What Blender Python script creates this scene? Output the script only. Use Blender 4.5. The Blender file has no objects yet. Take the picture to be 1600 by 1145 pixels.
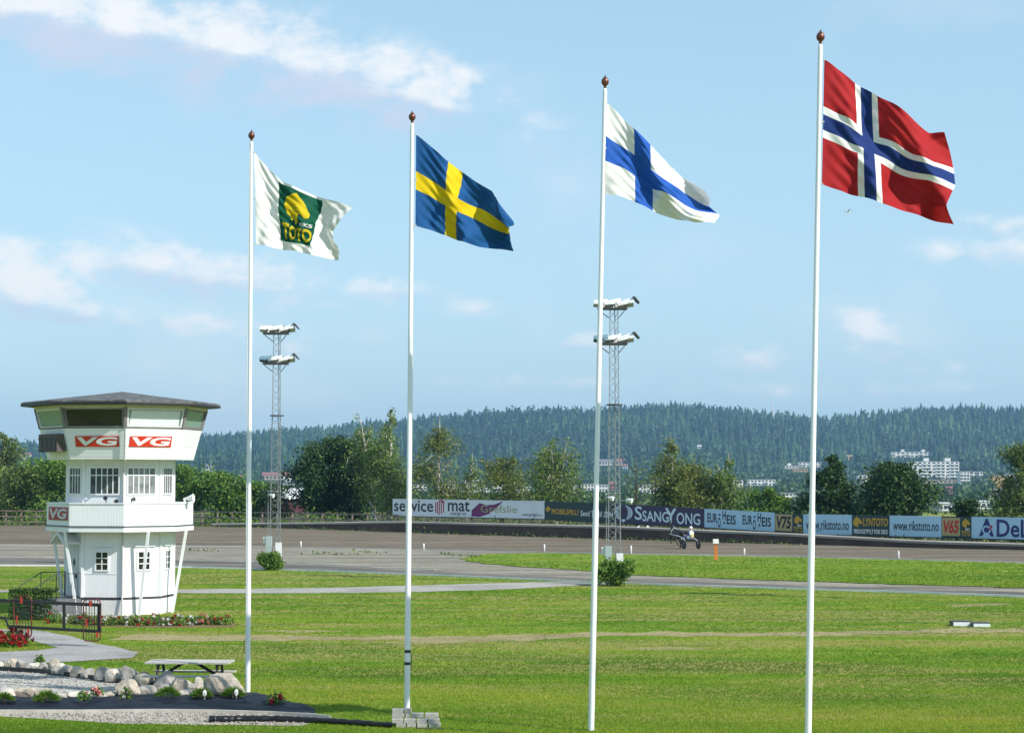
import bpy, bmesh, math, random
import numpy as np
from mathutils import Vector, Matrix, noise as mnoise
from mathutils.geometry import tessellate_polygon
R_ = math.radians
rng = np.random.default_rng(7)
random.seed(7)
scn = bpy.context.scene
COL = scn.collection

# ------------------------------------------------------------------ camera
F_PX, CX, CY, HZ, CAM_H = 3000.0, 800.0, 572.5, 749.0, 5.0
PITCH = math.atan((HZ - CY) / F_PX)
cam_d = bpy.data.cameras.new('camera'); cam = bpy.data.objects.new('camera', cam_d); COL.objects.link(cam)
cam_d.sensor_width = 36.0; cam_d.lens = 36.0 * F_PX / 1600.0
cam_d.clip_start = 0.5; cam_d.clip_end = 20000
cam.location = (0, 0, CAM_H); cam.rotation_euler = (math.pi / 2 + PITCH, 0, 0)
scn.camera = cam

# ------------------------------------------------------------------ sun, sky, exposure
SUN_DIR = Vector((14.5, -8.7, 13.4)).normalized()          # towards the sun
SUN_EL = math.asin(SUN_DIR.z); SUN_AZ = math.atan2(SUN_DIR.x, SUN_DIR.y)
sun_d = bpy.data.lights.new('sun', 'SUN'); sun = bpy.data.objects.new('sun', sun_d); COL.objects.link(sun)
sun_d.energy = 4.4; sun_d.angle = R_(0.53); sun_d.color = (1.0, 0.95, 0.88)
sun.rotation_euler = SUN_DIR.to_track_quat('Z', 'Y').to_euler()
sun.location = SUN_DIR * 100
vs = scn.view_settings
vs.view_transform = 'Standard'; vs.look = 'None'; vs.gamma = 1.0; vs.exposure = 0.42; vs.use_curve_mapping = False
scn.cycles.use_denoising = True
scn.cycles.max_bounces = 6; scn.cycles.transparent_max_bounces = 8; scn.cycles.volume_bounces = 0
scn.cycles.diffuse_bounces = 3; scn.cycles.glossy_bounces = 3; scn.cycles.transmission_bounces = 4

world = bpy.data.worlds.new('World'); scn.world = world; world.use_nodes = True
class NT:
    """tiny node-graph helper"""
    def __init__(s, tree): s.t = tree; s.n = tree.nodes; s.l = tree.links
    def new(s, typ, **kw):
        n = s.n.new(typ)
        for k, v in kw.items(): setattr(n, k, v)
        return n
    def val(s, sock, v):
        if isinstance(v, bpy.types.NodeSocket): s.l.new(v, sock)
        else: sock.default_value = v
    def math(s, op, a, b=0.0, c=None, clamp=False):
        n = s.new('ShaderNodeMath', operation=op, use_clamp=clamp)
        s.val(n.inputs[0], a); s.val(n.inputs[1], b)
        if c is not None: s.val(n.inputs[2], c)
        return n.outputs[0]
    def mix(s, f, a, b, blend='MIX'):
        n = s.new('ShaderNodeMix', data_type='RGBA', blend_type=blend)
        s.val(n.inputs[0], f); s.val(n.inputs[6], a); s.val(n.inputs[7], b)
        return n.outputs[2]
    def noise(s, vec, scale, detail=3, rough=0.55, dist=0.0):
        n = s.new('ShaderNodeTexNoise')
        if vec is not None: s.l.new(vec, n.inputs['Vector'])
        n.inputs['Scale'].default_value = scale; n.inputs['Detail'].default_value = detail
        n.inputs['Roughness'].default_value = rough; n.inputs['Distortion'].default_value = dist
        return n.outputs[0]
    def ramp(s, f, lo, hi):
        n = s.new('ShaderNodeMapRange', interpolation_type='SMOOTHSTEP')
        s.val(n.inputs[0], f); n.inputs[1].default_value = lo; n.inputs[2].default_value = hi
        return n.outputs[0]
    def mapping(s, vec, scale=(1, 1, 1), loc=(0, 0, 0), rot=(0, 0, 0)):
        n = s.new('ShaderNodeMapping'); s.l.new(vec, n.inputs[0])
        n.inputs['Scale'].default_value = scale; n.inputs['Location'].default_value = loc; n.inputs['Rotation'].default_value = rot
        return n.outputs[0]

w = NT(world.node_tree); w.n.clear()
sky = w.new('ShaderNodeTexSky', sky_type='NISHITA'); sky.sun_disc = False
sky.sun_elevation = SUN_EL; sky.sun_rotation = SUN_AZ
sky.altitude = 100; sky.air_density = 1.0; sky.dust_density = 0.4; sky.ozone_density = 1.6
tc = w.new('ShaderNodeTexCoord'); sep = w.new('ShaderNodeSeparateXYZ'); w.l.new(tc.outputs['Generated'], sep.inputs[0])
az = w.math('ARCTAN2', sep.outputs[0], sep.outputs[1]); el = w.math('ARCSINE', sep.outputs[2])
comb = w.new('ShaderNodeCombineXYZ'); w.l.new(az, comb.inputs[0]); w.l.new(w.math('MULTIPLY', el, 1.7), comb.inputs[1])
ncl = w.noise(comb.outputs[0], 26, 7, 0.58, 0.2); nbig = w.noise(comb.outputs[0], 5.5, 4, 0.55); nfine = w.noise(comb.outputs[0], 85, 5, 0.6, 0.3)
# cumulus puffs: (px, py, half width, half height, tilt in degrees, strength)
PUFFS = [(60, 38, 210, 50, 8, 1.0), (290, 62, 200, 58, 10, 1.05), (450, 108, 200, 50, 12, .95), (640, 132, 115, 42, 14, .95),
         (540, 85, 40, 20, 10, .75), (740, 172, 110, 14, 6, .5), (30, 440, 75, 42, 25, .95), (90, 490, 110, 24, 8, .75), (200, 412, 120, 30, 4, .9),
         (350, 440, 130, 34, 6, .8), (300, 505, 230, 20, 4, .45), (610, 450, 75, 17, 2, .7), (735, 480, 40, 12, 0, .5), (1570, 362, 45, 16, 0, .9),
         (1560, 400, 85, 18, 0, .62), (1370, 520, 60, 24, 14, .85), (1425, 560, 55, 16, 10, .6), (1180, 560, 48, 15, 6, .7), (905, 535, 40, 13, 0, .65),
         (820, 597, 100, 9, 0, .55), (1330, 610, 190, 12, 0, .4), (430, 545, 60, 15, 4, .5)]
dens = None; shade = None
for (px, py, hw, hh, tilt, amp) in PUFFS:
    a0 = math.atan((px - CX) / F_PX); e0 = math.atan((HZ - py) / F_PX)
    c, s_ = math.cos(R_(-tilt)), math.sin(R_(-tilt))
    da = w.math('SUBTRACT', az, a0); de = w.math('SUBTRACT', el, e0)
    xa = w.math('MULTIPLY_ADD', da, c * F_PX / hw, w.math('MULTIPLY', de, s_ * F_PX / hw))
    ya = w.math('MULTIPLY_ADD', da, -s_ * F_PX / hh, w.math('MULTIPLY', de, c * F_PX / hh))
    r2 = w.math('MULTIPLY_ADD', xa, xa, w.math('MULTIPLY', ya, ya))
    g = w.math('MULTIPLY', w.math('EXPONENT', w.math('MULTIPLY', r2, -0.5)), amp)
    sh = w.math('MULTIPLY', g, ya)
    dens = g if dens is None else w.math('MAXIMUM', dens, g)
    shade = sh if shade is None else w.math('ADD', shade, sh)
rough_ = w.math('ADD', w.math('MULTIPLY', w.math('SUBTRACT', ncl, 0.5), 2.6), w.math('MULTIPLY', w.math('SUBTRACT', nfine, 0.5), 1.0))
d1 = w.math('ADD', dens, w.math('MULTIPLY', rough_, w.math('MULTIPLY', dens, 2.2, clamp=True)))
wisp = w.math('MULTIPLY', w.ramp(nbig, 0.48, 0.78), 0.35)          # thin veil over the whole sky
cm = w.math('MAXIMUM', w.math('MULTIPLY', w.ramp(d1, 0.05, 1.15), 0.86), wisp)
under = w.ramp(w.math('ADD', shade, w.math('MULTIPLY', w.math('SUBTRACT', ncl, 0.5), 1.6)), -0.75, 0.12)
ccol = w.mix(under, (3.45, 3.9, 4.75, 1), (5.4, 5.4, 5.45, 1))
hsv = w.new('ShaderNodeHueSaturation'); w.l.new(sky.outputs[0], hsv.inputs['Color'])
hsv.inputs['Hue'].default_value = 0.488; hsv.inputs['Saturation'].default_value = 1.0; hsv.inputs['Value'].default_value = 1.0
veiled = w.mix(w.math('MULTIPLY_ADD', w.math('EXPONENT', w.math('MULTIPLY', w.math('MAXIMUM', el, 0.0), -9.0)), 0.40, 0.52), hsv.outputs[0], (2.45, 3.75, 4.6, 1))          # even, thin summer haze high in the sky
skyc = w.mix(cm, veiled, ccol)
bg = w.new('ShaderNodeBackground'); w.l.new(skyc, bg.inputs[0]); bg.inputs[1].default_value = 0.142
wo = w.new('ShaderNodeOutputWorld'); w.l.new(bg.outputs[0], wo.inputs[0])

# ------------------------------------------------------------------ pixel -> place
_fw = Vector((0, math.cos(PITCH), math.sin(PITCH))); _up = Vector((0, -math.sin(PITCH), math.cos(PITCH)))
def ray(px, py): return _fw + Vector((1, 0, 0)) * ((px - CX) / F_PX) + _up * ((CY - py) / F_PX)
def at(px, py, Y): d = ray(px, py); return Vector((0, 0, CAM_H)) + d * (Y / d.y)
def gnd(px, py, z=0.0): d = ray(px, py); t = (z - CAM_H) / d.z; return Vector((0, 0, CAM_H)) + d * t
def lerp(a, b, t): return a + (b - a) * t
def pl(xs, ys, x): return float(np.interp(x, xs, ys))

# ------------------------------------------------------------------ materials
MATS = {}
def mat(name, col, rough=0.7, var=0.0, vscale=3.0, bump=0.0, bscale=20.0, metal=0.0, spec=0.5, col2=None, stretch=(1, 1, 1), trans=0.0, coat=0.0):
    if name in MATS: return MATS[name]
    m = bpy.data.materials.new(name); m.use_nodes = True; t = NT(m.node_tree)
    b = t.n['Principled BSDF']; b.inputs['Roughness'].default_value = rough; b.inputs['Metallic'].default_value = metal
    b.inputs['Specular IOR Level'].default_value = spec; b.inputs['Base Color'].default_value = (*col, 1)
    if coat: b.inputs['Coat Weight'].default_value = coat
    geo = t.new('ShaderNodeTexCoord'); vec = t.mapping(geo.outputs['Object'], stretch)
    if var or col2:
        c2 = col2 if col2 else tuple(c * (1 - var) for c in col)
        f = t.ramp(t.noise(vec, vscale, 5, 0.6), 0.35, 0.68)
        t.l.new(t.mix(f, (*col, 1), (*c2, 1)), b.inputs['Base Color'])
    if bump:
        bn = t.new('ShaderNodeBump'); bn.inputs['Strength'].default_value = bump; bn.inputs['Distance'].default_value = 0.02
        t.l.new(t.noise(vec, bscale, 4), bn.inputs['Height']); t.l.new(bn.outputs[0], b.inputs['Normal'])
    if trans:
        tr = t.new('ShaderNodeBsdfTranslucent'); mx = t.new('ShaderNodeMixShader'); mx.inputs[0].default_value = trans
        src = b.inputs['Base Color'].links[0].from_socket if b.inputs['Base Color'].links else None
        if src: t.l.new(src, tr.inputs[0])
        else: tr.inputs[0].default_value = (*col, 1)
        out = t.n['Material Output']; t.l.new(b.outputs[0], mx.inputs[1]); t.l.new(tr.outputs[0], mx.inputs[2]); t.l.new(mx.outputs[0], out.inputs[0])
    MATS[name] = m; return m
def leaf_mat(name, a, b_, c, trans=0.3):
    """foliage: each leaf takes its own tone from the 'tint' attribute"""
    m = bpy.data.materials.new(name); m.use_nodes = True; t = NT(m.node_tree)
    at_ = t.new('ShaderNodeAttribute', attribute_name='tint'); cr = t.new('ShaderNodeValToRGB'); t.l.new(at_.outputs['Fac'], cr.inputs[0])
    e = cr.color_ramp.elements; e[0].color = (*a, 1); e[1].color = (*c, 1); k = e.new(0.5); k.color = (*b_, 1)
    p = t.n['Principled BSDF']; p.inputs['Roughness'].default_value = 0.55; p.inputs['Specular IOR Level'].default_value = 0.3
    t.l.new(cr.outputs[0], p.inputs['Base Color'])
    tr = t.new('ShaderNodeBsdfTranslucent'); t.l.new(cr.outputs[0], tr.inputs[0])
    mx = t.new('ShaderNodeMixShader'); mx.inputs[0].default_value = trans
    t.l.new(p.outputs[0], mx.inputs[1]); t.l.new(tr.outputs[0], mx.inputs[2]); t.l.new(mx.outputs[0], t.n['Material Output'].inputs[0])
    return m

# ------------------------------------------------------------------ object helpers
def tag(o, label=None, cat=None, group=None, kind=None):
    if label: o['label'] = label
    if cat: o['category'] = cat
    if group: o['group'] = group
    if kind: o['kind'] = kind
    return o
def link(name, me, m=None, parent=None, loc=None, smooth=False):
    o = bpy.data.objects.new(name, me); COL.objects.link(o)
    if m is not None:
        ms = m if isinstance(m, (list, tuple)) else [m]
        if len(me.materials) == 0:
            for k in ms: me.materials.append(k)
    if parent is not None: o.parent = parent
    if loc is not None: o.location = loc
    if smooth: me.polygons.foreach_set('use_smooth', [True] * len(me.polygons))
    return o
def empty(name, loc=(0, 0, 0), rz=0.0):
    o = bpy.data.objects.new(name, None); COL.objects.link(o); o.location = loc; o.rotation_euler = (0, 0, rz)
    o.empty_display_size = 0.2; return o
class MB:
    """collects boxes, bars, tubes and sheets into one mesh"""
    def __init__(s): s.v = []; s.f = []; s.mi = []
    def add(s, vs_, fs, mi=0):
        o = len(s.v); s.v += [tuple(v) for v in vs_]; s.f += [tuple(i + o for i in f) for f in fs]; s.mi += [mi] * len(fs); return s
    def box(s, lo, hi, mi=0):
        (a, b, c), (d, e, f) = lo, hi
        return s.add([(a, b, c), (d, b, c), (d, e, c), (a, e, c), (a, b, f), (d, b, f), (d, e, f), (a, e, f)],
                     [(0, 3, 2, 1), (4, 5, 6, 7), (0, 1, 5, 4), (1, 2, 6, 5), (2, 3, 7, 6), (3, 0, 4, 7)], mi)
    def bar(s, p, q, w_, h_=None, mi=0, up=(0, 0, 1)):
        p = Vector(p); q = Vector(q); d = (q - p).normalized(); h_ = h_ or w_
        u = Vector(up)
        if abs(d.dot(u)) > 0.98: u = Vector((0, 1, 0))
        sx = d.cross(u).normalized(); sy = sx.cross(d).normalized()
        c = [sx * (i * w_ / 2) + sy * (j * h_ / 2) for i, j in ((-1, -1), (1, -1), (1, 1), (-1, 1))]
        return s.add([p + k for k in c] + [q + k for k in c], [(0, 1, 2, 3)[::-1], (4, 5, 6, 7), (0, 1, 5, 4), (1, 2, 6, 5), (2, 3, 7, 6), (3, 0, 4, 7)], mi)
    def tube(s, pts, rad, n=8, cap=True, mi=0):
        pts = [Vector(p) for p in pts]; rad = rad if isinstance(rad, (list, tuple)) else [rad] * len(pts)
        o = len(s.v); ref = Vector((0, 1, 0))
        for i, p in enumerate(pts):
            d = (pts[min(i + 1, len(pts) - 1)] - pts[max(i - 1, 0)]).normalized()
            r = ref if abs(d.dot(ref)) < 0.95 else Vector((1, 0, 0))
            a = d.cross(r).normalized(); b = a.cross(d).normalized()
            for k in range(n):
                t = 2 * math.pi * k / n; s.v.append(tuple(p + (a * math.cos(t) + b * math.sin(t)) * rad[i]))
        for i in range(len(pts) - 1):
            for k in range(n):
                s.f.append((o + i * n + k, o + i * n + (k + 1) % n, o + (i + 1) * n + (k + 1) % n, o + (i + 1) * n + k)); s.mi.append(mi)
        if cap:
            s.f.append(tuple(o + k for k in range(n))[::-1]); s.mi.append(mi)
            e = o + (len(pts) - 1) * n; s.f.append(tuple(e + k for k in range(n))); s.mi.append(mi)
        return s
    def lathe(s, prof, n=16, c=(0, 0, 0), mi=0):
        return s.tube_z([(r, z) for r, z in prof], n, c, mi)
    def tube_z(s, prof, n, c, mi):
        o = len(s.v)
        for r, z in prof:
            for k in range(n):
                t = 2 * math.pi * k / n; s.v.append((c[0] + r * math.cos(t), c[1] + r * math.sin(t), c[2] + z))
        for i in range(len(prof) - 1):
            for k in range(n):
                s.f.append((o + i * n + k, o + i * n + (k + 1) % n, o + (i + 1) * n + (k + 1) % n, o + (i + 1) * n + k)); s.mi.append(mi)
        s.f.append(tuple(o + k for k in range(n))[::-1]); s.mi.append(mi)
        e = o + (len(prof) - 1) * n; s.f.append(tuple(e + k for k in range(n))); s.mi.append(mi)
        return s
    def mesh(s, name):
        me = bpy.data.meshes.new(name); me.from_pydata(s.v, [], s.f)
        if any(s.mi): me.polygons.foreach_set('material_index', s.mi)
        me.update(); return me
    def build(s, name, m, parent=None, smooth=False, loc=None):
        return link(name, s.mesh(name), m, parent, loc, smooth)
def np_mesh(name, V, Fq, tint=None):
    """fast mesh from numpy arrays: V (n,3), Fq (m,k)"""
    me = bpy.data.meshes.new(name); n, k = Fq.shape
    me.vertices.add(len(V)); me.vertices.foreach_set('co', np.ascontiguousarray(V, dtype=np.float32).ravel())
    me.loops.add(n * k); me.loops.foreach_set('vertex_index', np.ascontiguousarray(Fq, dtype=np.int32).ravel())
    me.polygons.add(n); me.polygons.foreach_set('loop_start', np.arange(0, n * k, k, dtype=np.int32))
    me.polygons.foreach_set('loop_total', np.full(n, k, dtype=np.int32))
    me.update(calc_edges=True)
    if tint is not None:
        a = me.attributes.new('tint', 'FLOAT', 'POINT'); a.data.foreach_set('value', np.ascontiguousarray(tint, dtype=np.float32))
    return me
def scatter(name, tv, tf, pos, scale, rz, m, tint=None, parent=None, zscale=None):
    """many copies of a small template joined in one mesh"""
    tv = np.asarray(tv, float); tf = np.asarray(tf, int); N = len(pos); n = len(tv)
    c, s_ = np.cos(rz)[:, None], np.sin(rz)[:, None]; sc = scale[:, None]; zs = (zscale if zscale is not None else scale)[:, None]
    X = (tv[None, :, 0] * c - tv[None, :, 1] * s_) * sc + pos[:, None, 0]
    Y = (tv[None, :, 0] * s_ + tv[None, :, 1] * c) * sc + pos[:, None, 1]
    Z = tv[None, :, 2] * zs + pos[:, None, 2]
    V = np.stack([X, Y, Z], -1).reshape(-1, 3); Fq = (tf[None] + (np.arange(N) * n)[:, None, None]).reshape(-1, tf.shape[1])
    return link(name, np_mesh(name, V, Fq, None if tint is None else np.repeat(tint, n)), m, parent)

# lettering: text outlines normalised to the unit square
_TX = {}
def text_uv(s, bold=0.0, shear=0.0):
    k = (s, bold, shear)
    if k in _TX: return _TX[k]
    cu = bpy.data.curves.new('lettering', 'FONT'); cu.body = s; cu.offset = bold; cu.shear = shear; cu.resolution_u = 3
    o = bpy.data.objects.new('lettering', cu); COL.objects.link(o)
    dg = bpy.context.evaluated_depsgraph_get(); me = bpy.data.meshes.new_from_object(o.evaluated_get(dg))
    bm = bmesh.new(); bm.from_mesh(me); bmesh.ops.triangulate(bm, faces=bm.faces[:])
    v = np.array([p.co[:2] for p in bm.verts]); bm.verts.index_update(); f = [tuple(q.index for q in fc.verts) for fc in bm.faces]; bm.free()
    bpy.data.objects.remove(o); bpy.data.curves.remove(cu); bpy.data.meshes.remove(me)
    lo, hi = v.min(0), v.max(0); v = (v - lo) / (hi - lo)
    _TX[k] = (v, f); return _TX[k]
def prep_text():
    for a in (('VG', .035, .12), ('service', .012, 0), ('mat', .012, 0), ('norge as', 0, 0), ('Grefslie', 0, 0), ('www.grefslie.no', .008, 0),
              ('MOBILSPILL!', .03, .15), ('Send TT til 2244', .012, .1), ('SSANGYONG', .014, 0), ('SANG', .014, 0), ('ONG', .014, 0), ('S', .014, 0), ('Y', .014, 0), ('EUR', .02, 0), ('EIS', .02, 0), ('O', .02, 0), ('H', .02, 0),
              ('V75', .035, .15), ('V65', .035, .15), ('TOTO', .03, 0), ('RIKS', .02, 0), ('www.rikstoto.no', .01, 0), ('LYNTOTO', .03, .1),
              ('FERDIGSTFYLT FOR DEG!', .02, 0), ('DeLaval', .02, 0)):
        text_uv(*a)
prep_text()
# ================================================================== GROUND
RIDGE_PX = [-400, 0, 80, 200, 320, 540, 640, 760, 840, 930, 1000, 1080, 1150, 1230, 1290, 1350, 1450, 1520, 1600, 2000]
RIDGE_PY = [716, 713, 715, 708, 699, 682, 671, 661, 656, 658, 653, 650, 657, 666, 671, 664, 658, 656, 661, 670]
PR_D = [0, 300, 345, 420, 600, 1000, 1500, 2000, 2300]
PR_Z = [0, 0, -1.6, -3.6, -5.4, -7.2, -4.6, 0.8, 7.0]
D_RIDGE = 3500.0
def terrain(x, y):
    x = np.asarray(x, float); y = np.asarray(y, float)
    D = np.hypot(x, y); z = np.interp(D, PR_D, PR_Z)
    px = CX + F_PX * np.tan(np.clip(np.arctan2(x, np.maximum(y, 1e-3)), -1.0, 1.0))
    rz = CAM_H + (HZ - np.interp(px, RIDGE_PX, RIDGE_PY)) / F_PX * D_RIDGE
    t = np.clip((D - 2150) / (D_RIDGE - 2150), 0, 1); t = t * t * (2.2 - 1.2 * t)
    hill = 3.5 + (rz - 3.5) * t
    z = np.where(D > 2150, np.maximum(hill, z * (D < 2300)), z)
    back = np.clip((D - D_RIDGE) / 900, 0, 1)
    z = np.where(D > D_RIDGE, rz * (1 - 0.55 * back * back), z)
    und = 5.0 * np.sin(x / 170 + y / 330) * np.sin(y / 210 + 1.3) * np.clip((D - 2300) / 400, 0, 1) * np.clip((D_RIDGE - D) / 300, 0.15, 1)
    return z + und
def hit(px, py, d0=330.0, d1=3600.0):
    """where the line of sight through a pixel meets the land beyond the track"""
    d = ray(px, py); ts = np.linspace(d0, d1, 3000)
    P = np.array([0, 0, CAM_H])[None] + np.array(d)[None] * ts[:, None]
    under = P[:, 2] < terrain(P[:, 0], P[:, 1])
    i = int(np.argmax(under)) if under.any() else len(ts) - 1
    return Vector(P[i])

azs = np.unique(np.concatenate([np.arange(-180, 181, 6.0), np.arange(-40, 40.01, 0.6)]))
ds = np.concatenate([[1, 20, 60, 120, 180, 225, 260, 298, 302, 345, 420, 500, 620, 780, 960, 1200, 1500, 1800, 2050], np.arange(2150, 4500, 55), [4700, 5200]])
A, Dg = np.meshgrid(np.radians(azs), ds)
GX, GY = Dg * np.sin(A), Dg * np.cos(A); GZ = terrain(GX, GY)
nr, na = A.shape
idx = np.arange(nr * na).reshape(nr, na)
quads = np.stack([idx[:-1, :-1], idx[:-1, 1:], idx[1:, 1:], idx[1:, :-1]], -1).reshape(-1, 4)[:, ::-1]

def grass_material(name, dry=0.5):
    m = bpy.data.materials.new(name); m.use_nodes = True; t = NT(m.node_tree); b = t.n['Principled BSDF']
    geo = t.new('ShaderNodeNewGeometry'); P = geo.outputs['Position']
    fine = t.noise(P, 9.0, 5, 0.65); mid = t.noise(t.mapping(P, (0.30, 0.55, 1)), 1.0, 4, 0.6, 0.4)
    strip = t.noise(t.mapping(P, (0.05, 0.42, 1), rot=(0, 0, 0.10)), 1.0, 4, 0.6, 0.6); blot = t.noise(P, 1.7, 4, 0.6)
    g = t.mix(t.ramp(fine, 0.3, 0.7), (0.070, 0.145, 0.006, 1), (0.150, 0.270, 0.014, 1))
    g = t.mix(t.math('MULTIPLY', t.ramp(mid, 0.42, 0.66), 0.85), g, (0.250, 0.275, 0.028, 1))
    g = t.mix(t.math('MULTIPLY', t.ramp(t.math('MULTIPLY_ADD', blot, 0.25, strip), 0.56, 0.72), dry), g, (0.280, 0.240, 0.080, 1))
    g = t.mix(t.math('MULTIPLY', t.ramp(t.noise(t.mapping(P, (0.25, 0.8, 1)), 0.8, 4, 0.65), 0.50, 0.66), 0.7), g, (0.050, 0.132, 0.005, 1))
    g = t.mix(t.ramp(t.noise(P, 30.0, 2, 0.5), 0.73, 0.80), g, (0.36, 0.40, 0.14, 1))
    ln = t.new('ShaderNodeVectorMath', operation='LENGTH'); t.l.new(P, ln.inputs[0])      # scrubby land beyond the track
    g = t.mix(t.ramp(ln.outputs['Value'], 285, 310), g, t.mix(t.ramp(t.noise(P, 0.02, 4, 0.6), 0.35, 0.65), (0.035, 0.060, 0.020, 1), (0.075, 0.110, 0.035, 1)))
    t.l.new(g, b.inputs['Base Color']); b.inputs['Roughness'].default_value = 0.9; b.inputs['Specular IOR Level'].default_value = 0.12
    bn = t.new('ShaderNodeBump'); bn.inputs['Strength'].default_value = 0.6; bn.inputs['Distance'].default_value = 0.02
    t.l.new(t.noise(P, 16.0, 4, 0.7), bn.inputs['Height']); t.l.new(bn.outputs[0], b.inputs['Normal'])
    return m
M_GRASS = grass_material('lawn_grass', 0.9); M_GRASS2 = grass_material('verge_grass', 0.25)
def gravel_material(name, a, b_, streak=None, scale=14.0):
    m = bpy.data.materials.new(name); m.use_nodes = True; t = NT(m.node_tree); b = t.n['Principled BSDF']
    geo = t.new('ShaderNodeNewGeometry'); P = geo.outputs['Position']
    c = t.mix(t.ramp(t.noise(P, scale, 5, 0.7), 0.3, 0.72), (*a, 1), (*b_, 1))
    c = t.mix(t.math('MULTIPLY', t.ramp(t.noise(P, 0.35, 4, 0.6), 0.4, 0.7), 0.6), c, (*[x * 0.62 for x in a], 1))
    c = t.mix(t.math('MULTIPLY', t.ramp(t.noise(P, 1.6, 5, 0.7), 0.45, 0.7), 0.5), c, (*[min(.6, x * 1.2) for x in b_], 1))
    if streak:
        st = t.noise(t.mapping(P, (0.03, 0.55, 1), rot=(0, 0, streak)), 1.0, 4, 0.65)
        c = t.mix(t.math('MULTIPLY', t.ramp(st, 0.44, 0.60), 0.85), c, (*[x * 0.62 for x in a], 1))
    t.l.new(c, b.inputs['Base Color']); b.inputs['Roughness'].default_value = 0.95; b.inputs['Specular IOR Level'].default_value = 0.15
    bn = t.new('ShaderNodeBump'); bn.inputs['Strength'].default_value = 0.7; bn.inputs['Distance'].default_value = 0.03
    t.l.new(t.noise(P, scale * 1.6, 4, 0.7), bn.inputs['Height']); t.l.new(bn.outputs[0], b.inputs['Normal'])
    return m
tag(link('ground', np_mesh('ground', np.stack([GX, GY, GZ], -1).reshape(-1, 3), quads), M_GRASS), kind='structure')

def rough_poly(pts, step=0.6, amp=0.15, seed=0):
    """a closed outline with a natural, uneven edge"""
    out = []
    for i in range(len(pts)):
        p, q = Vector(pts[i]), Vector(pts[(i + 1) % len(pts)]); L = (q - p).length; n = max(1, min(400, int(L / step)))
        nrm = Vector((-(q - p).y, (q - p).x, 0)).normalized() if L > 1e-6 else Vector((0, 0, 0))
        for k in range(n):
            c = p.lerp(q, k / n); f = 1.0
            o = mnoise.noise(Vector((c.x * 0.9, c.y * 0.9, seed))) + 0.5 * mnoise.noise(Vector((c.x * 3.1, c.y * 3.1, seed + 9)))
            out.append(c + nrm * (o * amp * f))
    return out
def sheet(name, pix, z, m, step=0.6, amp=0.15, kind='structure', seed=0):
    pts = [gnd(*p) for p in pix]; out = rough_poly([Vector((p.x, p.y, 0)) for p in pts], step, amp, seed)
    tri = tessellate_polygon([out]); me = bpy.data.meshes.new(name)
    me.from_pydata([(p.x, p.y, z) for p in out], [], [tuple(t) for t in tri]); me.update()
    for p in me.polygons:
        if p.normal.z < 0: p.flip()
    o = link(name, me, m); return tag(o, kind=kind)
TT = [(-500, 818), (-150, 820), (0, 821), (300, 822.5), (420, 825), (600, 831), (750, 836), (900, 841), (1100, 847), (1250, 851), (1420, 856), (1600, 860), (1900, 868)]
TB = [(1900, 889), (1600, 878.5), (1420, 873.5), (1250, 869.5), (1100, 867), (960, 864.5), (850, 862.5), (660, 858.5), (500, 855.5), (380, 853.5), (200, 852), (0, 851), (-150, 851), (-500, 850)]
GB = [(-500, 884), (0, 884), (110, 884.5), (300, 887), (380, 889), (500, 892.5), (600, 896.5), (700, 900), (800, 904.5), (900, 909), (1000, 913), (1200, 919.5), (1400, 925.5), (1600, 933), (1900, 944)]
M_TRACK = gravel_material('track_dirt', (0.155, 0.124, 0.088), (0.222, 0.182, 0.132), 0.12, 2.0)
M_GRAV = gravel_material('grey_gravel', (0.228, 0.205, 0.158), (0.340, 0.308, 0.242), 0.15, 2.5)
sheet('racetrack', TT + TB, 0.030, M_TRACK, 2.0, 0.25)
sheet('gravel_apron', TB[::-1] + GB[::-1], 0.016, M_GRAV, 2.0, 0.05)
sheet('grass_island', [(722, 873), (760, 866), (850, 864.5), (960, 866.5), (1100, 869), (1250, 871.5), (1420, 875.5), (1600, 881), (1900, 892), (1900, 929), (1600, 919), (1400, 913.5),
                       (1200, 907), (1000, 899.5), (960, 897), (900, 891), (860, 888), (800, 885), (760, 881), (730, 877)], 0.045, M_GRASS2, 0.8, 0.5)
M_DARKGR = gravel_material('inner_track_dirt', (0.150, 0.135, 0.120), (0.215, 0.195, 0.175), 0.14, 4.0)
sheet('inner_track', [(-300, 872), (0, 872), (200, 873.5), (380, 878), (500, 884), (600, 890), (700, 894), (800, 898), (900, 903), (1000, 906.5), (1200, 913), (1400, 919), (1600, 926), (1900, 936),
                      (1900, 939), (1600, 929.5), (1400, 922.5), (1200, 916.5), (1000, 910), (900, 906), (800, 901.5), (700, 897.5), (600, 894.5), (500, 890.5), (380, 887), (200, 884), (0, 882), (-300, 882)], 0.028, M_DARKGR, 1.5, 0.4)
sheet('service_path', [(-200, 922), (100, 921.5), (300, 920.5), (450, 919), (600, 916), (750, 911.5), (880, 908.5), (960, 912), (860, 917), (750, 922), (600, 925.5), (450, 927), (300, 926.5), (100, 925), (-200, 925)], 0.012,
      gravel_material('path_gravel', (0.30, 0.285, 0.25), (0.40, 0.38, 0.34), None, 5.0), 0.7, 0.35)
M_WORN = gravel_material('worn_earth', (0.270, 0.225, 0.105), (0.34, 0.285, 0.15), None, 8.0)
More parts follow.
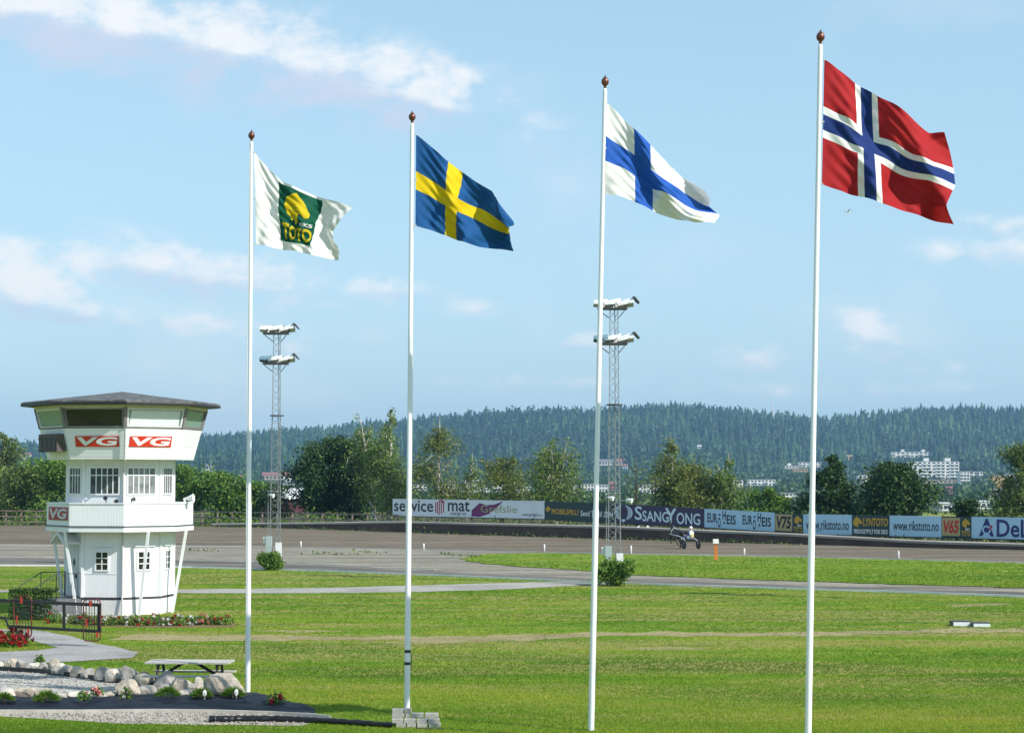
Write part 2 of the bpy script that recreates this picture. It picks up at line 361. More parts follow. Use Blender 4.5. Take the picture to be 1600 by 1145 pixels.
sheet('worn_path', [(160, 993), (260, 990.5), (330, 993), (400, 991.5), (520, 994), (640, 992.5), (760, 993), (900, 988), (1050, 987), (1200, 989), (1330, 986), (1420, 984.5), (1500, 982), (1600, 981.5), (1900, 982),
                    (1900, 988), (1600, 988), (1500, 988.5), (1400, 990), (1250, 994), (1000, 993), (850, 998), (760, 1004), (680, 1003), (560, 1000), (400, 1000.5), (260, 1001.5), (200, 999)], 0.008, M_WORN, 0.2, 0.75)
for k, pp in enumerate(([(560, 1001), (680, 1004), (750, 1006), (640, 1007)], [(390, 985), (470, 983.5), (560, 986), (470, 988)], [(960, 1012), (1060, 1010), (1120, 1014), (1030, 1016)], [(1460, 945), (1560, 942), (1590, 944), (1500, 948)])):
    sheet('bare_patch', pp, 0.006, M_WORN, 0.3, 0.25, seed=k)
M_ASPH = gravel_material('asphalt_path', (0.285, 0.275, 0.265), (0.375, 0.365, 0.35), None, 10.0)
sheet('footpath', [(40, 984), (75, 987), (110, 994), (150, 1005), (190, 1013), (216, 1020), (205, 1028), (160, 1031), (100, 1034), (0, 1041), (-160, 1050), (-160, 1026), (0, 1019), (60, 1016), (88, 1011.5), (70, 1006), (46, 1000), (20, 990), (-160, 985), (-160, 978)], 0.014, M_ASPH, 0.4, 0.10)
M_BEDGR = gravel_material('bed_gravel', (0.36, 0.34, 0.31), (0.52, 0.50, 0.46), None, 16.0)
sheet('gravel_bed', [(-160, 1040), (0, 1046), (60, 1051), (120, 1058), (180, 1066), (240, 1070), (330, 1078), (330, 1090), (200, 1096), (0, 1098), (-160, 1098)], 0.018, M_BEDGR, 0.4, 0.08)
sheet('gravel_strip', [(-160, 1108), (0, 1110), (250, 1109), (450, 1112), (520, 1122), (470, 1134), (330, 1133), (200, 1131), (100, 1125), (0, 1119), (-160, 1117)], 0.010, gravel_material('strip_gravel', (0.33, 0.29, 0.24), (0.46, 0.42, 0.36), None, 14.0), 0.3, 0.10)

sheet('rough_ground', [(x, y + 1) for x, y in TT] + [(1900, 812), (1600, 808), (1250, 805), (900, 803), (600, 802), (300, 802), (0, 802), (-500, 802)], 0.020, gravel_material('rough_earth', (0.050, 0.052, 0.026), (0.085, 0.095, 0.035), None, 3.0), 3.0, 0.3)
# low white edge boards along the tracks
M_WHITEP = mat('white_paint', (0.80, 0.80, 0.78), 0.5, 0.10, 1.2)
M_PALE = mat('pale_edge', (0.55, 0.54, 0.50), 0.8, 0.2, 1.0)
def edging(name, pix, h, th, m, z0=0.0, label=None):
    b = MB(); P = [gnd(*p) for p in pix]
    for p, q in zip(P[:-1], P[1:]): b.bar((p.x, p.y, z0 + h / 2), (q.x, q.y, z0 + h / 2), th, h)
    return tag(b.build(name, m), kind='structure')
edging('track_kerb', [(x, y) for x, y in GB], 0.09, 0.06, M_WHITEP)
edging('track_edge', [(x, y + .3) for x, y in TB[::-1]], 0.06, 0.10, M_PALE)
edging('apron_edge', [(-300, 870.5), (0, 870.5), (200, 871.5), (380, 876), (500, 882), (600, 888.5), (680, 891)], 0.06, 0.08, M_PALE)

# ------------------------------------------------------------------ forest and town trees (one mass each)
def conifer_template():
    v = []; f = []
    for (z0, z1, r) in ((0.10, 0.62, 0.20), (0.38, 0.86, 0.145), (0.64, 1.0, 0.085)):
        o = len(v); n = 6
        for k in range(n):
            a = 2 * math.pi * k / n + z0 * 5; rr = r * (1.0 if k % 2 else 0.72); v.append((rr * math.cos(a), rr * math.sin(a), z0 + (0.05 if k % 2 else 0)))
        v.append((0, 0, z1))
        for k in range(n): f.append((o + k, o + (k + 1) % n, o + n))
    return v, f
def lump_template(seed, n=3):
    r = random.Random(seed); v = []; f = []
    for j in range(n):
        bm = bmesh.new(); bmesh.ops.create_icosphere(bm, subdivisions=1, radius=1.0); o = len(v)
        cx, cy, cz = r.uniform(-.22, .22), r.uniform(-.22, .22), 0.42 + 0.17 * j; s = 0.36 - 0.055 * j
        for p in bm.verts: v.append((cx + p.co.x * s * r.uniform(.7, 1.2), cy + p.co.y * s * r.uniform(.7, 1.2), cz + p.co.z * s * r.uniform(.75, 1.15)))
        bm.verts.index_update(); f += [tuple(o + q.index for q in fc.verts) for fc in bm.faces]; bm.free()
    return v, f
def spray_template(seed, n=46):
    r = random.Random(seed); v = []; f = []
    for j in range(n):
        d = Vector((r.gauss(0, 1), r.gauss(0, 1), r.gauss(0, 1))).normalized() * r.random() ** .4; c = Vector((d.x * .40, d.y * .40, .56 + d.z * .42)); o = len(v)
        for k in range(3): v.append(tuple(c + Vector((r.gauss(0, 1), r.gauss(0, 1), r.gauss(0, 1))).normalized() * r.uniform(.12, .22)))
        f.append((o, o + 1, o + 2))
    return v, f
M_FOREST = leaf_mat('forest_needles', (0.006, 0.024, 0.010), (0.024, 0.070, 0.022), (0.085, 0.165, 0.040), 0.1)
M_TOWNTREE = leaf_mat('town_tree_leaves', (0.022, 0.055, 0.016), (0.045, 0.095, 0.024), (0.095, 0.150, 0.040), 0.15)
# buildings are listed here first so that the woods leave room in front of them: px0, px1, top y, base y
BLD = []
def forest_points(n, dmin, dmax, amax):
    D = np.sqrt(rng.uniform(dmin ** 2, dmax ** 2, n)); a = rng.uniform(-amax, amax, n)
    return D, a, D * np.sin(a), D * np.cos(a)
def clear_mask(px, D):
    k = np.ones(len(px), bool)
    for (a, b, Y, dep, yt, yb) in BLD: k &= ~((px > a - 2) & (px < b + 2) & (D > Y - 25) & (D < Y + dep + 12))
    return k
def trim(px, D, z, h, frac=0.12):
    """trees standing before a house stay low enough to leave it in view"""
    h = h.copy()
    for (a, b, Y, dep, yt, yb) in BLD:
        lim = yb - frac * (yb - yt) * rng.uniform(0.0, 2.4, len(px))
        zmax = CAM_H - (lim - HZ) * D / F_PX
        f = (px > a - 3) & (px < b + 3) & (D < Y); h = np.where(f, np.minimum(h, zmax - z), h)
    return h
def plant_woods():
    D, a, x, y = forest_points(19000, 2230, 3640, 0.42)
    px = CX + F_PX * np.tan(a); k = clear_mask(px, D); D, x, y, px = D[k], x[k], y[k], px[k]
    keep = rng.random(len(D)) < np.clip((D - 2180) / 260, 0.12, 1); D, x, y = D[keep], x[keep], y[keep]; n = len(D)
    z = terrain(x, y) - 0.5; h = rng.uniform(12, 30, n) * (1 + 0.2 * (rng.random(n) > 0.93))
    px = CX + F_PX * x / y; h = trim(px, D, z, h); ok = h > 4; x, y, z, h, D = x[ok], y[ok], z[ok], h[ok], D[ok]; n = len(x)
    patch = np.sin(x / 140 + 2 * np.sin(y / 260)) * np.sin(y / 170 + x / 500) + .5 * np.sin(x / 47 + y / 61)
    con = rng.random(n) < np.clip(.80 - .45 * (patch > .55) - .35 * (D < 2480), .1, 1)
    tint = np.clip(rng.normal(0.40, 0.24, n) + 0.32 * np.sin(x / 95 + 1.5 * np.sin(y / 140)) * np.sin(y / 120 + x / 300), 0, 1)
    v, f = conifer_template(); P = np.stack([x, y, z], -1)
    tag(scatter('hillside_forest', v, f, P[con], h[con] * 1.15, rng.uniform(0, 6.28, con.sum()), M_FOREST, tint[con] * 0.8, zscale=h[con]), 'dense blue-green spruce forest covering the long hill', 'forest', kind='stuff')
    v, f = spray_template(3, 30); dc = ~con
    tag(scatter('hillside_broadleaf_wood', v, f, P[dc], h[dc] * 0.8, rng.uniform(0, 6.28, dc.sum()), M_TOWNTREE, np.clip(tint[dc] * 0.9, 0, 1), zscale=h[dc] * .85), 'paler broadleaf trees mixed into the hillside forest', 'forest', kind='stuff')
    D, a, x, y = forest_points(11000, 420, 2330, 0.42); px = CX + F_PX * np.tan(a)
    k = clear_mask(px, D) & (rng.random(len(D)) < 0.95); x, y, D = x[k], y[k], D[k]; n = len(x); h = rng.uniform(4.5, 9.5, n) * np.clip(0.55 + D / 2500, 0.6, 1.35)
    px = CX + F_PX * x / y; h = trim(px, D, terrain(x, y), h); ok = h > 1.8; x, y, D, h = x[ok], y[ok], D[ok], h[ok]; n = len(x)
    v, f = spray_template(8)
    tag(scatter('valley_trees', v, f, np.stack([x, y, terrain(x, y) - 0.4], -1), h * 1.15, rng.uniform(0, 6.28, n), M_TOWNTREE, np.clip(rng.normal(0.45, 0.24, n), 0, 1), zscale=h), 'soft green treetops filling the valley between the houses', 'trees', kind='stuff')
# ================================================================== FAR BUILDINGS
M_BW = mat('white_render', (0.80, 0.78, 0.72), 0.8, 0.06, 0.4); M_BY = mat('ochre_render', (0.62, 0.42, 0.17), 0.8, 0.10, 0.4)
M_BT = mat('tan_render', (0.56, 0.44, 0.30), 0.8, 0.1, 0.4); M_BR = mat('red_boards', (0.36, 0.12, 0.09), 0.8, 0.15, 0.4)
M_BG = mat('grey_render', (0.40, 0.40, 0.40), 0.8, 0.1, 0.4); M_RT = mat('tile_roof', (0.30, 0.12, 0.09), 0.8, 0.2, 0.6)
M_RG = mat('grey_roof', (0.20, 0.20, 0.21), 0.8, 0.2, 0.6); M_RW = mat('white_roof', (0.78, 0.78, 0.76), 0.6, 0.08, 0.4)
M_WIN = mat('far_glass', (0.055, 0.065, 0.075), 0.25, 0.3, 0.2)
_win = MB().box((-.5, -.12, 0), (.5, .12, 1)).mesh('window')
_win.materials.append(M_WIN)
_bal = MB().box((-.5, -.5, 0), (.5, .5, 1)).mesh('balcony')
def building(name, label, px0, px1, yt, yb, wall, floors, bays, roof=None, kind='flat', dep=11.0, tops=(), rot=0.0, group=None, cat='building', balc=None, sl=170, wfrac=0.62, D=None):
    c = hit((px0 + px1) / 2, yb) if D is None else at((px0 + px1) / 2, yb, D); k = c.y / F_PX
    W, H = (px1 - px0) * k, (yb - yt) * k
    BLD.append((px0, px1, c.length, dep, yt, yb))
    r = empty(name, c, rot); tag(r, label, cat, group)
    MB().box((-W / 2, 0, -7), (W / 2, dep, H)).build('wall', wall, r)
    if kind == 'flat':
        MB().box((-W / 2 - .25, -.25, H + .02), (W / 2 + .25, dep + .25, H + .4)).build('roof', roof or M_RG, r)
    else:
        rh = min(3.2, W * .3, H * .8 + 1)
        MB().add([(-W / 2 - .4, -.5, H), (W / 2 + .4, -.5, H), (W / 2 + .4, dep + .5, H), (-W / 2 - .4, dep + .5, H), (-W / 2 - .4, dep / 2, H + rh), (W / 2 + .4, dep / 2, H + rh)],
                 [(0, 1, 5, 4), (2, 3, 4, 5), (1, 2, 5), (3, 0, 4), (3, 2, 1, 0)]).build('roof', roof or M_RT, r)
    for (tx0, tx1, ty) in tops:
        a = ((tx0 + tx1) / 2 - (px0 + px1) / 2) * k; ww = (tx1 - tx0) * k
        MB().box((a - ww / 2, dep * .3, H + .41), (a + ww / 2, dep * .8, H + max(1.2, (yt - ty) * k))).build('lift_house', M_BW, r)
    if floors:
        fh = H / floors; bw = W / bays
        for i in range(floors):
            for j in range(bays):
                o = bpy.data.objects.new('window', _win); COL.objects.link(o); o.parent = r
                o.location = (-W / 2 + bw * (j + .5), 0, fh * i + fh * .30); o.scale = (bw * wfrac, 1, fh * .48)
        if balc:
            for i in range(floors):
                for (j0, j1) in balc:
                    o = bpy.data.objects.new('balcony', _bal); COL.objects.link(o); o.parent = r
                    if len(_bal.materials) == 0: _bal.materials.append(M_BW)
                    o.location = (-W / 2 + bw * (j0 + j1) / 2, -.62, fh * i - fh * .02); o.scale = (bw * (j1 - j0) - .5, 1.0, fh * .34)
    return r
building('apartment_block', 'long white slab block of flats with two lift houses on its roof', 1420, 1499, 721, 750, M_BW, 6, 11, tops=((1445, 1453, 715.5), (1478, 1487, 715.5)), balc=((0, 2), (3, 5), (6, 8), (9, 11)), dep=13)
building('apartment_block', 'low tan block standing at the foot of the long white slab', 1441, 1494, 749.5, 755, M_BT, 1, 8)
building('apartment_block', 'highest white block of flats on the hillside with small roof boxes', 1393, 1457.5, 706, 714.5, M_BW, 2, 9, tops=((1409, 1414, 702), (1441, 1446, 702)), balc=((0, 1), (3, 4), (6, 7)))
building('apartment_block', 'stepped cream block beside the long white slab, three storeys', 1500, 1516, 736.5, 756, M_BW, 4, 3, balc=((0, 3),))
building('apartment_block', 'lower cream wing with wide windows beyond the stepped block', 1517, 1536, 736.5, 746, M_BW, 2, 4)
building('apartment_block', 'white balconied block half hidden by the round dark tree', 1341, 1376, 742.5, 757, M_BW, 3, 5, balc=((0, 2), (3, 5)))
building('apartment_block', 'ochre gable-end tower block near the willow', 1551, 1571, 743, 766, M_BY, 4, 2, wfrac=.22)
building('apartment_block', 'pale block of flats joined behind the ochre gable', 1573, 1600, 740.5, 764, M_BW, 4, 5, balc=((0, 2), (3, 5)))
building('house', 'grey roofed hall below the ochre block', 1553, 1567, 767, 779, M_BG, 1, 3, M_RG, 'gable', 9)
building('house', 'small white house beside the grey roofed hall', 1543, 1552, 772, 780, M_BW, 1, 2, M_RG, 'gable', 8)
building('low_building', 'wide white flat-roofed shed low in the valley', 1503, 1549, 784, 795, M_BW, 1, 6, M_RW, 'flat', 14)
building('low_building', 'short white flat-roofed shed beside the dark round tree', 1468, 1493, 787, 798, M_BW, 1, 4, M_RW, 'flat', 12)
building('house', 'small red house among the valley trees', 1478, 1489, 763, 772, M_BR, 1, 2, M_RT, 'gable', 8)
building('house', 'white and ochre house high in the woods above the lone tall tree', 1321, 1332, 711, 719, M_BY, 1, 2, M_RW, 'flat', 8)
building('house', 'tiny white house beside the highest block of flats', 1379, 1384, 707, 711, M_BW, 1, 1, M_RW, 'flat', 7)
building('house', 'white villa above the lower cream wing', 1488, 1493, 713, 717, M_BT, 1, 2, M_RW, 'flat', 7)
building('terrace_block', 'white stepped terrace of flats with ochre base on the hill slope', 1248, 1284, 722, 730, M_BW, 2, 6, balc=((0, 2), (3, 5)))
building('terrace_block', 'low white wing with a roof box beside the stepped terrace', 1223, 1247, 727.5, 732, M_BW, 1, 5, tops=((1231, 1237, 723.5),))
building('terrace_block', 'ochre lower storey under the stepped terrace', 1238, 1262, 732, 737, M_BY, 1, 5)
building('row_houses', 'white row houses with tall bays beyond the birches', 1167, 1212, 749, 759, M_BW, 2, 8, M_RG, 'flat', 9, balc=((0, 1), (2, 3), (5, 6)))
building('row_houses', 'white stepped row houses above the light blue hoardings', 1216, 1251, 770, 781, M_BW, 2, 6, M_RG, 'flat', 9, balc=((0, 2), (4, 5)))
building('row_houses', 'white row houses glimpsed through the twin birches', 1108, 1161, 750, 762, M_BW, 2, 8, M_RT, 'flat', 9)
building('house', 'lone white house in the forest above the birches', 1090, 1096, 697, 701, M_BW, 1, 1, M_RW, 'gable', 7)
building('row_houses', 'white row houses behind the reddish birch', 998, 1042, 757, 771, M_BW, 2, 7, M_RG, 'flat', 9)
building('row_houses', 'white flats with a long window band beside the multi-stemmed birch', 722, 748, 750, 759, M_BW, 2, 5, M_RW, 'flat', 9)
building('row_houses', 'row of small white houses below the white flats', 718, 765, 761, 769, M_BW, 1, 10, M_RG, 'flat', 9)
building('row_houses', 'white row houses beside the third flagpole', 908, 928, 756, 766, M_BW, 2, 4, M_RG, 'flat', 9)
building('row_houses', 'white row houses seen between flagpole and lattice mast', 931, 950, 757, 768, M_BW, 2, 4, M_RG, 'flat', 9)
building('house', 'brick red house behind the lattice mast', 951, 964, 756, 766, M_BR, 2, 2, M_RT, 'gable', 9)
building('villa', 'wide white villa on the wooded slope', 936, 958, 721, 727, M_BW, 1, 5, M_RG, 'gable', 9)
building('villa', 'white and brown villa beside the lattice mast', 962, 976, 720, 727, M_BT, 1, 3, M_RT, 'gable', 9)
building('villa', 'small cream villa lowest on the wooded slope', 973, 981, 727, 735, M_BW, 2, 2, M_RT, 'gable', 8)
building('villa', 'white villa with red roof beyond the tower, upper row', 30, 47, 710, 718, M_BW, 2, 3, M_RT, 'gable', 9)
building('low_building', 'white domed hall roof below the villas', 34, 60, 726, 731, M_BW, 1, 4, M_RW, 'flat', 12)
building('low_building', 'brown roofed shed under the white hall', 33, 60, 733, 741, M_BT, 1, 4, M_RT, 'gable', 12)
building('house', 'cream house in the trees beside the control tower', 321, 336, 729, 739, M_BW, 2, 3, M_RG, 'gable', 9)
building('house', 'red roofed house behind the white pole', 369, 382, 746, 755, M_BW, 1, 2, M_RT, 'gable', 9)
building('low_building', 'white flat office block behind the shrubs', 333, 395, 754, 764, M_BW, 1, 9, M_RW, 'flat', 12)
building('house', 'large red-roofed building under the hill by the lattice mast', 409, 450, 742, 750, M_BT, 1, 7, M_RT, 'gable', 14)
building('house', 'white house beside the large red roof', 443, 462, 751, 758, M_BW, 1, 4, M_RW, 'gable', 9)
building('house', 'white box house against the forest edge by the maple', 469, 478, 741, 748, M_BW, 1, 2, M_RW, 'flat', 8)
building('house', 'small white house alone on the slope behind the shrubs', 354, 359, 729, 732, M_BW, 1, 1, M_RW, 'gable', 6)
for (a, b, t, bb) in ((1060, 1080, 753, 764), (1136, 1150, 762, 772), (640, 668, 756, 766), (690, 712, 752, 763), (770, 800, 756, 768), (806, 830, 760, 770), (880, 903, 758, 769)):
    building('row_houses', 'white row houses scattered behind the thin birch crowns', a, b, t, bb, M_BW, 2, 4, M_RG, 'flat', 9, group='white houses behind the birches')
# stable hall just beyond the track fence
building('stable_hall', 'long dark red hall with white roof beyond the track fence', 385, 478, 779, 797, mat('dark_red_boards', (0.16, 0.045, 0.05), 0.8, 0.2, 0.5), 1, 8, M_RW, 'flat', 30, D=420, sl=200, wfrac=.3)
plant_woods()
# pitched white roof of that hall
c_ = at(431, 779, 420); kk = 420 / F_PX
for o in COL.objects:
    if o.name.startswith('stable_hall'):
        for ch in o.children:
            if ch.name.startswith('roof'):
                W_ = 93 * kk; H_ = 18 * kk
                ch.data = MB().add([(-W_ / 2 - .4, -.6, H_), (W_ / 2 + .4, -.6, H_), (W_ / 2 + .4, 15, H_ + 2.2), (-W_ / 2 - .4, 15, H_ + 2.2), (W_ / 2 + .4, 30, H_), (-W_ / 2 - .4, 30, H_)],
                                   [(0, 1, 2, 3), (3, 2, 4, 5)]).mesh('roof'); ch.data.materials.append(M_RW)
# radio mast on the hill
p_ = hit(1208, 668); t_ = MB(); hh_ = (668 - 627) * p_.y / F_PX
for a in range(3):
    an = a * 2.094; t_.bar(p_ + Vector((2.2 * math.cos(an), 2.2 * math.sin(an), -3)), p_ + Vector((.5 * math.cos(an), .5 * math.sin(an), hh_)), .8)
for i in range(14):
    z0 = hh_ * i / 14; r0 = 2.2 - 1.7 * i / 14
    for a in range(3): t_.bar(p_ + Vector((r0 * math.cos(a * 2.094), r0 * math.sin(a * 2.094), z0)), p_ + Vector((r0 * math.cos(a * 2.094 + 2.094), r0 * math.sin(a * 2.094 + 2.094), z0 + hh_ / 14)), .5)
ro = empty('radio_mast'); tag(ro, 'slim white lattice radio mast rising from the hill forest', 'mast')
t_.build('lattice', mat('mast_white', (.7, .68, .66), .6), ro)
for z in (.3, .42): MB().lathe([(.2, 0), (1.5, .2), (1.7, 1.2), (.3, 1.6)], 10, (p_.x, p_.y - 1.6, p_.z + hh_ * z)).build('dish', M_BW, ro)

# ================================================================== NEAR TREES
M_BARK = mat('bark', (0.085, 0.065, 0.050), 0.9, 0.4, 6, 0.5, 30)
M_BIRCH = mat('birch_bark', (0.62, 0.58, 0.52), 0.8, 0, 5, 0.2, 30, col2=(0.12, 0.10, 0.09), stretch=(1, 1, .5))
LM = {'birch': leaf_mat('birch_leaves', (0.052, 0.105, 0.022), (0.133, 0.211, 0.041), (0.327, 0.380, 0.088), .35),
      'rust': leaf_mat('turning_birch_leaves', (0.059, 0.100, 0.022), (0.142, 0.192, 0.040), (0.296, 0.293, 0.075), .35),
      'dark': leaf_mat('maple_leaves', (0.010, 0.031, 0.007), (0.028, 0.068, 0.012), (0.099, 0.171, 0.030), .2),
      'mid': leaf_mat('ash_leaves', (0.029, 0.081, 0.014), (0.097, 0.199, 0.027), (0.268, 0.389, 0.061), .3),
      'olive': leaf_mat('willow_leaves', (0.051, 0.090, 0.023), (0.122, 0.180, 0.042), (0.237, 0.288, 0.078), .3)}
def leaf_quads(P, size, rs, droop=0.0):
    n = len(P); a = rs.normal(size=(n, 3)); a[:, 2] -= droop; a /= np.linalg.norm(a, axis=1)[:, None]
    b = rs.normal(size=(n, 3)); b -= a * (a * b).sum(1)[:, None]; b /= np.linalg.norm(b, axis=1)[:, None]
    L = (size * rs.uniform(.6, 1.35, n))[:, None]; Wd = L * rs.uniform(.45, .7, n)[:, None]
    V = np.stack([P - a * L * .5, P + b * Wd * .5, P + a * L * .5, P - b * Wd * .5], 1).reshape(-1, 3)
    return V, np.arange(4 * n).reshape(n, 4)
def tree(name, label, px, ytop, wpx, Y, kind, n=5000, bark=None, stems=1, group=None, base=0.0, leaf=.30, lean=0.0, shape='round', low=0.12, seed=1, sparse=1.0, cat='tree'):
    rs = np.random.default_rng(seed); r = random.Random(seed); k = Y / F_PX
    n = int(n * (1.05 if bark is M_BIRCH else 1.5)); wpx *= 1.18; g = at(px, 800, Y); H = (at(px, ytop, Y).z - base) * (1.10 if shape == 'plume' else 1.0); Wd = wpx * k / 2
    root = empty(name, (g.x, Y, base)); tag(root, label, cat, group)
    tb = MB(); tips = []
    for s_ in range(stems):
        a0 = r.uniform(0, 6.28) if stems > 1 else 0; sp = (0.55 * Wd if stems > 1 else 0.0)
        top = Vector((math.cos(a0) * sp * r.uniform(.5, 1) + lean * H, math.sin(a0) * sp * .7, (H * r.uniform(.82, .95) if s_ else H * .95) * (.90 if shape == 'plume' else 1)))
        pts = []; rad = []; r0 = max(.07, H * .014) / (1 if stems == 1 else 1.35) * (1.35 if bark is M_BIRCH else 1)
        for i in range(9):
            t = i / 8; pts.append(Vector((top.x * t ** 1.4 + r.uniform(-.06, .06) * H * .12, top.y * t ** 1.4 + r.uniform(-.06, .06) * H * .12, top.z * t))); rad.append(r0 * (1 - t) ** .8 + .012)
        tb.tube(pts, rad, 6)
        nb = int(15 + H * 1.2)
        for b_ in range(nb):
            t = r.uniform(max(.12, low), .98); i = min(7, int(t * 8)); p = pts[i].lerp(pts[i + 1], t * 8 - i)
            az_ = r.uniform(0, 6.28)
            if shape == 'round': prof = math.sin(math.pi * min(1, max(.06, (t - low) / (1 - low) * .88 + .12))) ** .55
            elif shape == 'cone': prof = (1.02 - t) ** .75 * 1.15
            else: prof = math.sin(math.pi * (.10 + .86 * t)) ** .7 * (1.0 if t < .5 else 1.0 - (t - .5) * 1.5)
            L = Wd * prof * r.uniform(.65, 1.1) / (1.5 if stems > 1 else 1.0)
            d = Vector((math.cos(az_), math.sin(az_), r.uniform(.5, 1.6) if shape == 'plume' else r.uniform(.15, .9) if shape == 'round' else r.uniform(-.1, .5))).normalized()
            q = p + d * L * .55; e = q + Vector((d.x * L * .5 + lean * L * .6, d.y * L * .5, L * (r.uniform(-.25, .3)))); rb = max(.012, rad[i] * .45)
            tb.tube([p, q, e], [rb, rb * .6, .008], 4, False)
            tips += [(q, L), (e, L), (q.lerp(e, .5), L), (p.lerp(q, .6), L * .8)]
            for _ in range(3):
                s2 = p.lerp(e, r.uniform(.35, 1)); e2 = s2 + Vector((r.gauss(0, 1), r.gauss(0, 1), r.gauss(.1, .7))).normalized() * L * r.uniform(.25, .5)
                tb.tube([s2, e2], [rb * .4, .006], 3, False); tips.append((e2, L * .8))
    tb.build('trunk', bark or M_BARK, root)
    wt = np.array([t[1] for t in tips]) ** 1.3; ti = rs.choice(len(tips), n, p=wt / wt.sum()); C_ = np.array([tuple(t[0]) for t in tips]); Ls = np.array([t[1] for t in tips])
    P = C_[ti] + rs.normal(size=(n, 3)) * (np.clip(Ls[ti] * .20, .18, .65) * sparse)[:, None]
    P[:, 2] -= np.abs(rs.normal(size=n)) * (.45 if bark is M_BIRCH else .1); P = P[P[:, 2] > H * low * .45]
    P = P[P[:, 2] < H * (.90 + .13 * rs.random(len(P)) ** .6)]
    V, Fq = leaf_quads(P, np.full(len(P), leaf), rs, .8 if bark is M_BIRCH else .2)
    clump = np.array([r.random() for _ in tips]); tn = np.clip(.65 * rs.random(len(P)) + .35 * rs.choice(clump, len(P)), 0, 1)
    link('crown', np_mesh('crown', V, Fq, np.repeat(tn, 4)), LM[kind], root)
    return root
G1 = 'trees beyond the track fence'
tree('willow_tree', 'pale olive feathery tree beyond the brown fence, behind the villas', 2, 668, 125, 226, 'olive', 7000, seed=11, shape='cone', low=.05, leaf=.3)
tree('shrub_tree', 'round glossy green tree tucked against the control tower', 82, 712, 100, 219, 'mid', 7500, seed=12, low=.03, leaf=.32)
tree('shrub_tree', 'olive bushy tree low beside the feathery tree', 38, 728, 80, 218, 'olive', 4500, seed=13, low=.03)
tree('shrub_tree', 'bright leafy tree rising just past the tower balcony', 286, 722, 80, 219, 'mid', 6000, seed=14, low=.03, leaf=.34)
tree('shrub_tree', 'bright leafy shrub between tower and white pole', 335, 737, 84, 217, 'mid', 6000, seed=15, low=.03, leaf=.34)
tree('shrub_tree', 'leafy shrub hidden by the white pole', 384, 752, 72, 217, 'mid', 4200, seed=16, low=.03, leaf=.32)
tree('young_tree', 'thin young tree in front of the dark red hall', 436, 757, 62, 214, 'dark', 1300, seed=17, low=.2, leaf=.3)
tree('maple_tree', 'dense dark maple with a rounded crown beside the birches', 520, 680, 118, 216, 'dark', 15000, seed=18, low=.03, leaf=.36, lean=-.03)
tree('birch_tree', 'tall windswept birch leaning towards the maple', 585, 634, 92, 212, 'birch', 7500, M_BIRCH, seed=19, low=.06, lean=-.12, shape='plume', leaf=.26)
tree('birch_tree', 'tallest windswept birch with a wispy top', 607, 621, 84, 208, 'birch', 7500, M_BIRCH, seed=20, low=.06, lean=.02, shape='plume', leaf=.26)
tree('birch_tree', 'airy yellowish birch with a pale straight trunk', 684, 637, 100, 203, 'rust', 4800, M_BIRCH, seed=21, low=.08, shape='plume', leaf=.26, lean=.02)
tree('birch_tree', 'small leaning birch beside the airy birch', 728, 700, 44, 202, 'birch', 1500, M_BIRCH, seed=22, low=.2, lean=.08, shape='plume', leaf=.25)
tree('rowan_tree', 'thin rusty-topped tree above the purple swoosh board', 787, 707, 80, 196, 'rust', 3200, seed=23, low=.1, leaf=.27)
tree('birch_tree', 'broad birch with several forked white stems', 868, 679, 104, 190, 'birch', 7500, M_BIRCH, 4, seed=24, low=.08, shape='round', leaf=.26)
tree('dead_tree', 'nearly bare thin tree by the lattice mast', 994, 704, 34, 186, 'birch', 160, seed=25, low=.2, leaf=.22)
tree('birch_tree', 'rusty birch with gaps in its crown above the purple hoarding', 1050, 671, 84, 178, 'rust', 5200, M_BIRCH, seed=26, low=.06, shape='plume', leaf=.25)
tree('shrub_tree', 'scrubby olive tree at the foot of the rusty birch', 1078, 722, 76, 176, 'rust', 3800, seed=27, low=.05, leaf=.26)
tree('birch_tree', 'green airy birch above the light blue hoarding', 1130, 698, 88, 176, 'birch', 5200, M_BIRCH, 2, seed=28, low=.06, shape='plume', leaf=.25)
tree('shrub_tree', 'low glossy tree behind the light blue hoarding', 1194, 762, 66, 170, 'mid', 4200, seed=29, low=.03, leaf=.28)
tree('maple_tree', 'young maple with an open pointed top behind a flagpole', 1300, 704, 96, 170, 'dark', 8500, seed=30, low=.05, leaf=.30, shape='cone')
tree('maple_tree', 'round dark maple in front of the long white slab', 1400, 723, 128, 168, 'dark', 14000, seed=31, low=.02, leaf=.32)
tree('shrub_tree', 'small dark round tree over the yellow hoarding panel', 1508, 780, 50, 166, 'dark', 3000, seed=32, low=.03, leaf=.28)
tree('willow_tree', 'tall pale willow cut by the end of the hoardings', 1600, 690, 82, 168, 'olive', 6500, seed=33, low=.03, leaf=.27, lean=-.03)
# scrub along the fence
def scrub(name, label, pts, h, dens, kind, size=.22, seed=3):
    rs = np.random.default_rng(seed); P = []
    for p, q in zip(pts[:-1], pts[1:]):
        L = (q - p).length; n = int(L * dens); t = rs.random(n); base = np.array(p)[None] + (np.array(q) - np.array(p))[None] * t[:, None]
        wv = .55 + .45 * np.sin(t * L * .9 + seed) * np.sin(t * L * .37 + 1); base[:, 2] += np.abs(rs.normal(size=n)) * h * .5 * np.clip(wv, .15, 1); base[:, 1] += rs.normal(size=n) * .7; base[:, 0] += rs.normal(size=n) * .3
        P.append(base)
    P = np.concatenate(P); V, Fq = leaf_quads(P, np.full(len(P), size), rs)
    return tag(link(name, np_mesh(name, V, Fq, np.repeat(rs.random(len(P)), 4)), LM[kind]), label, 'scrub', kind='stuff')
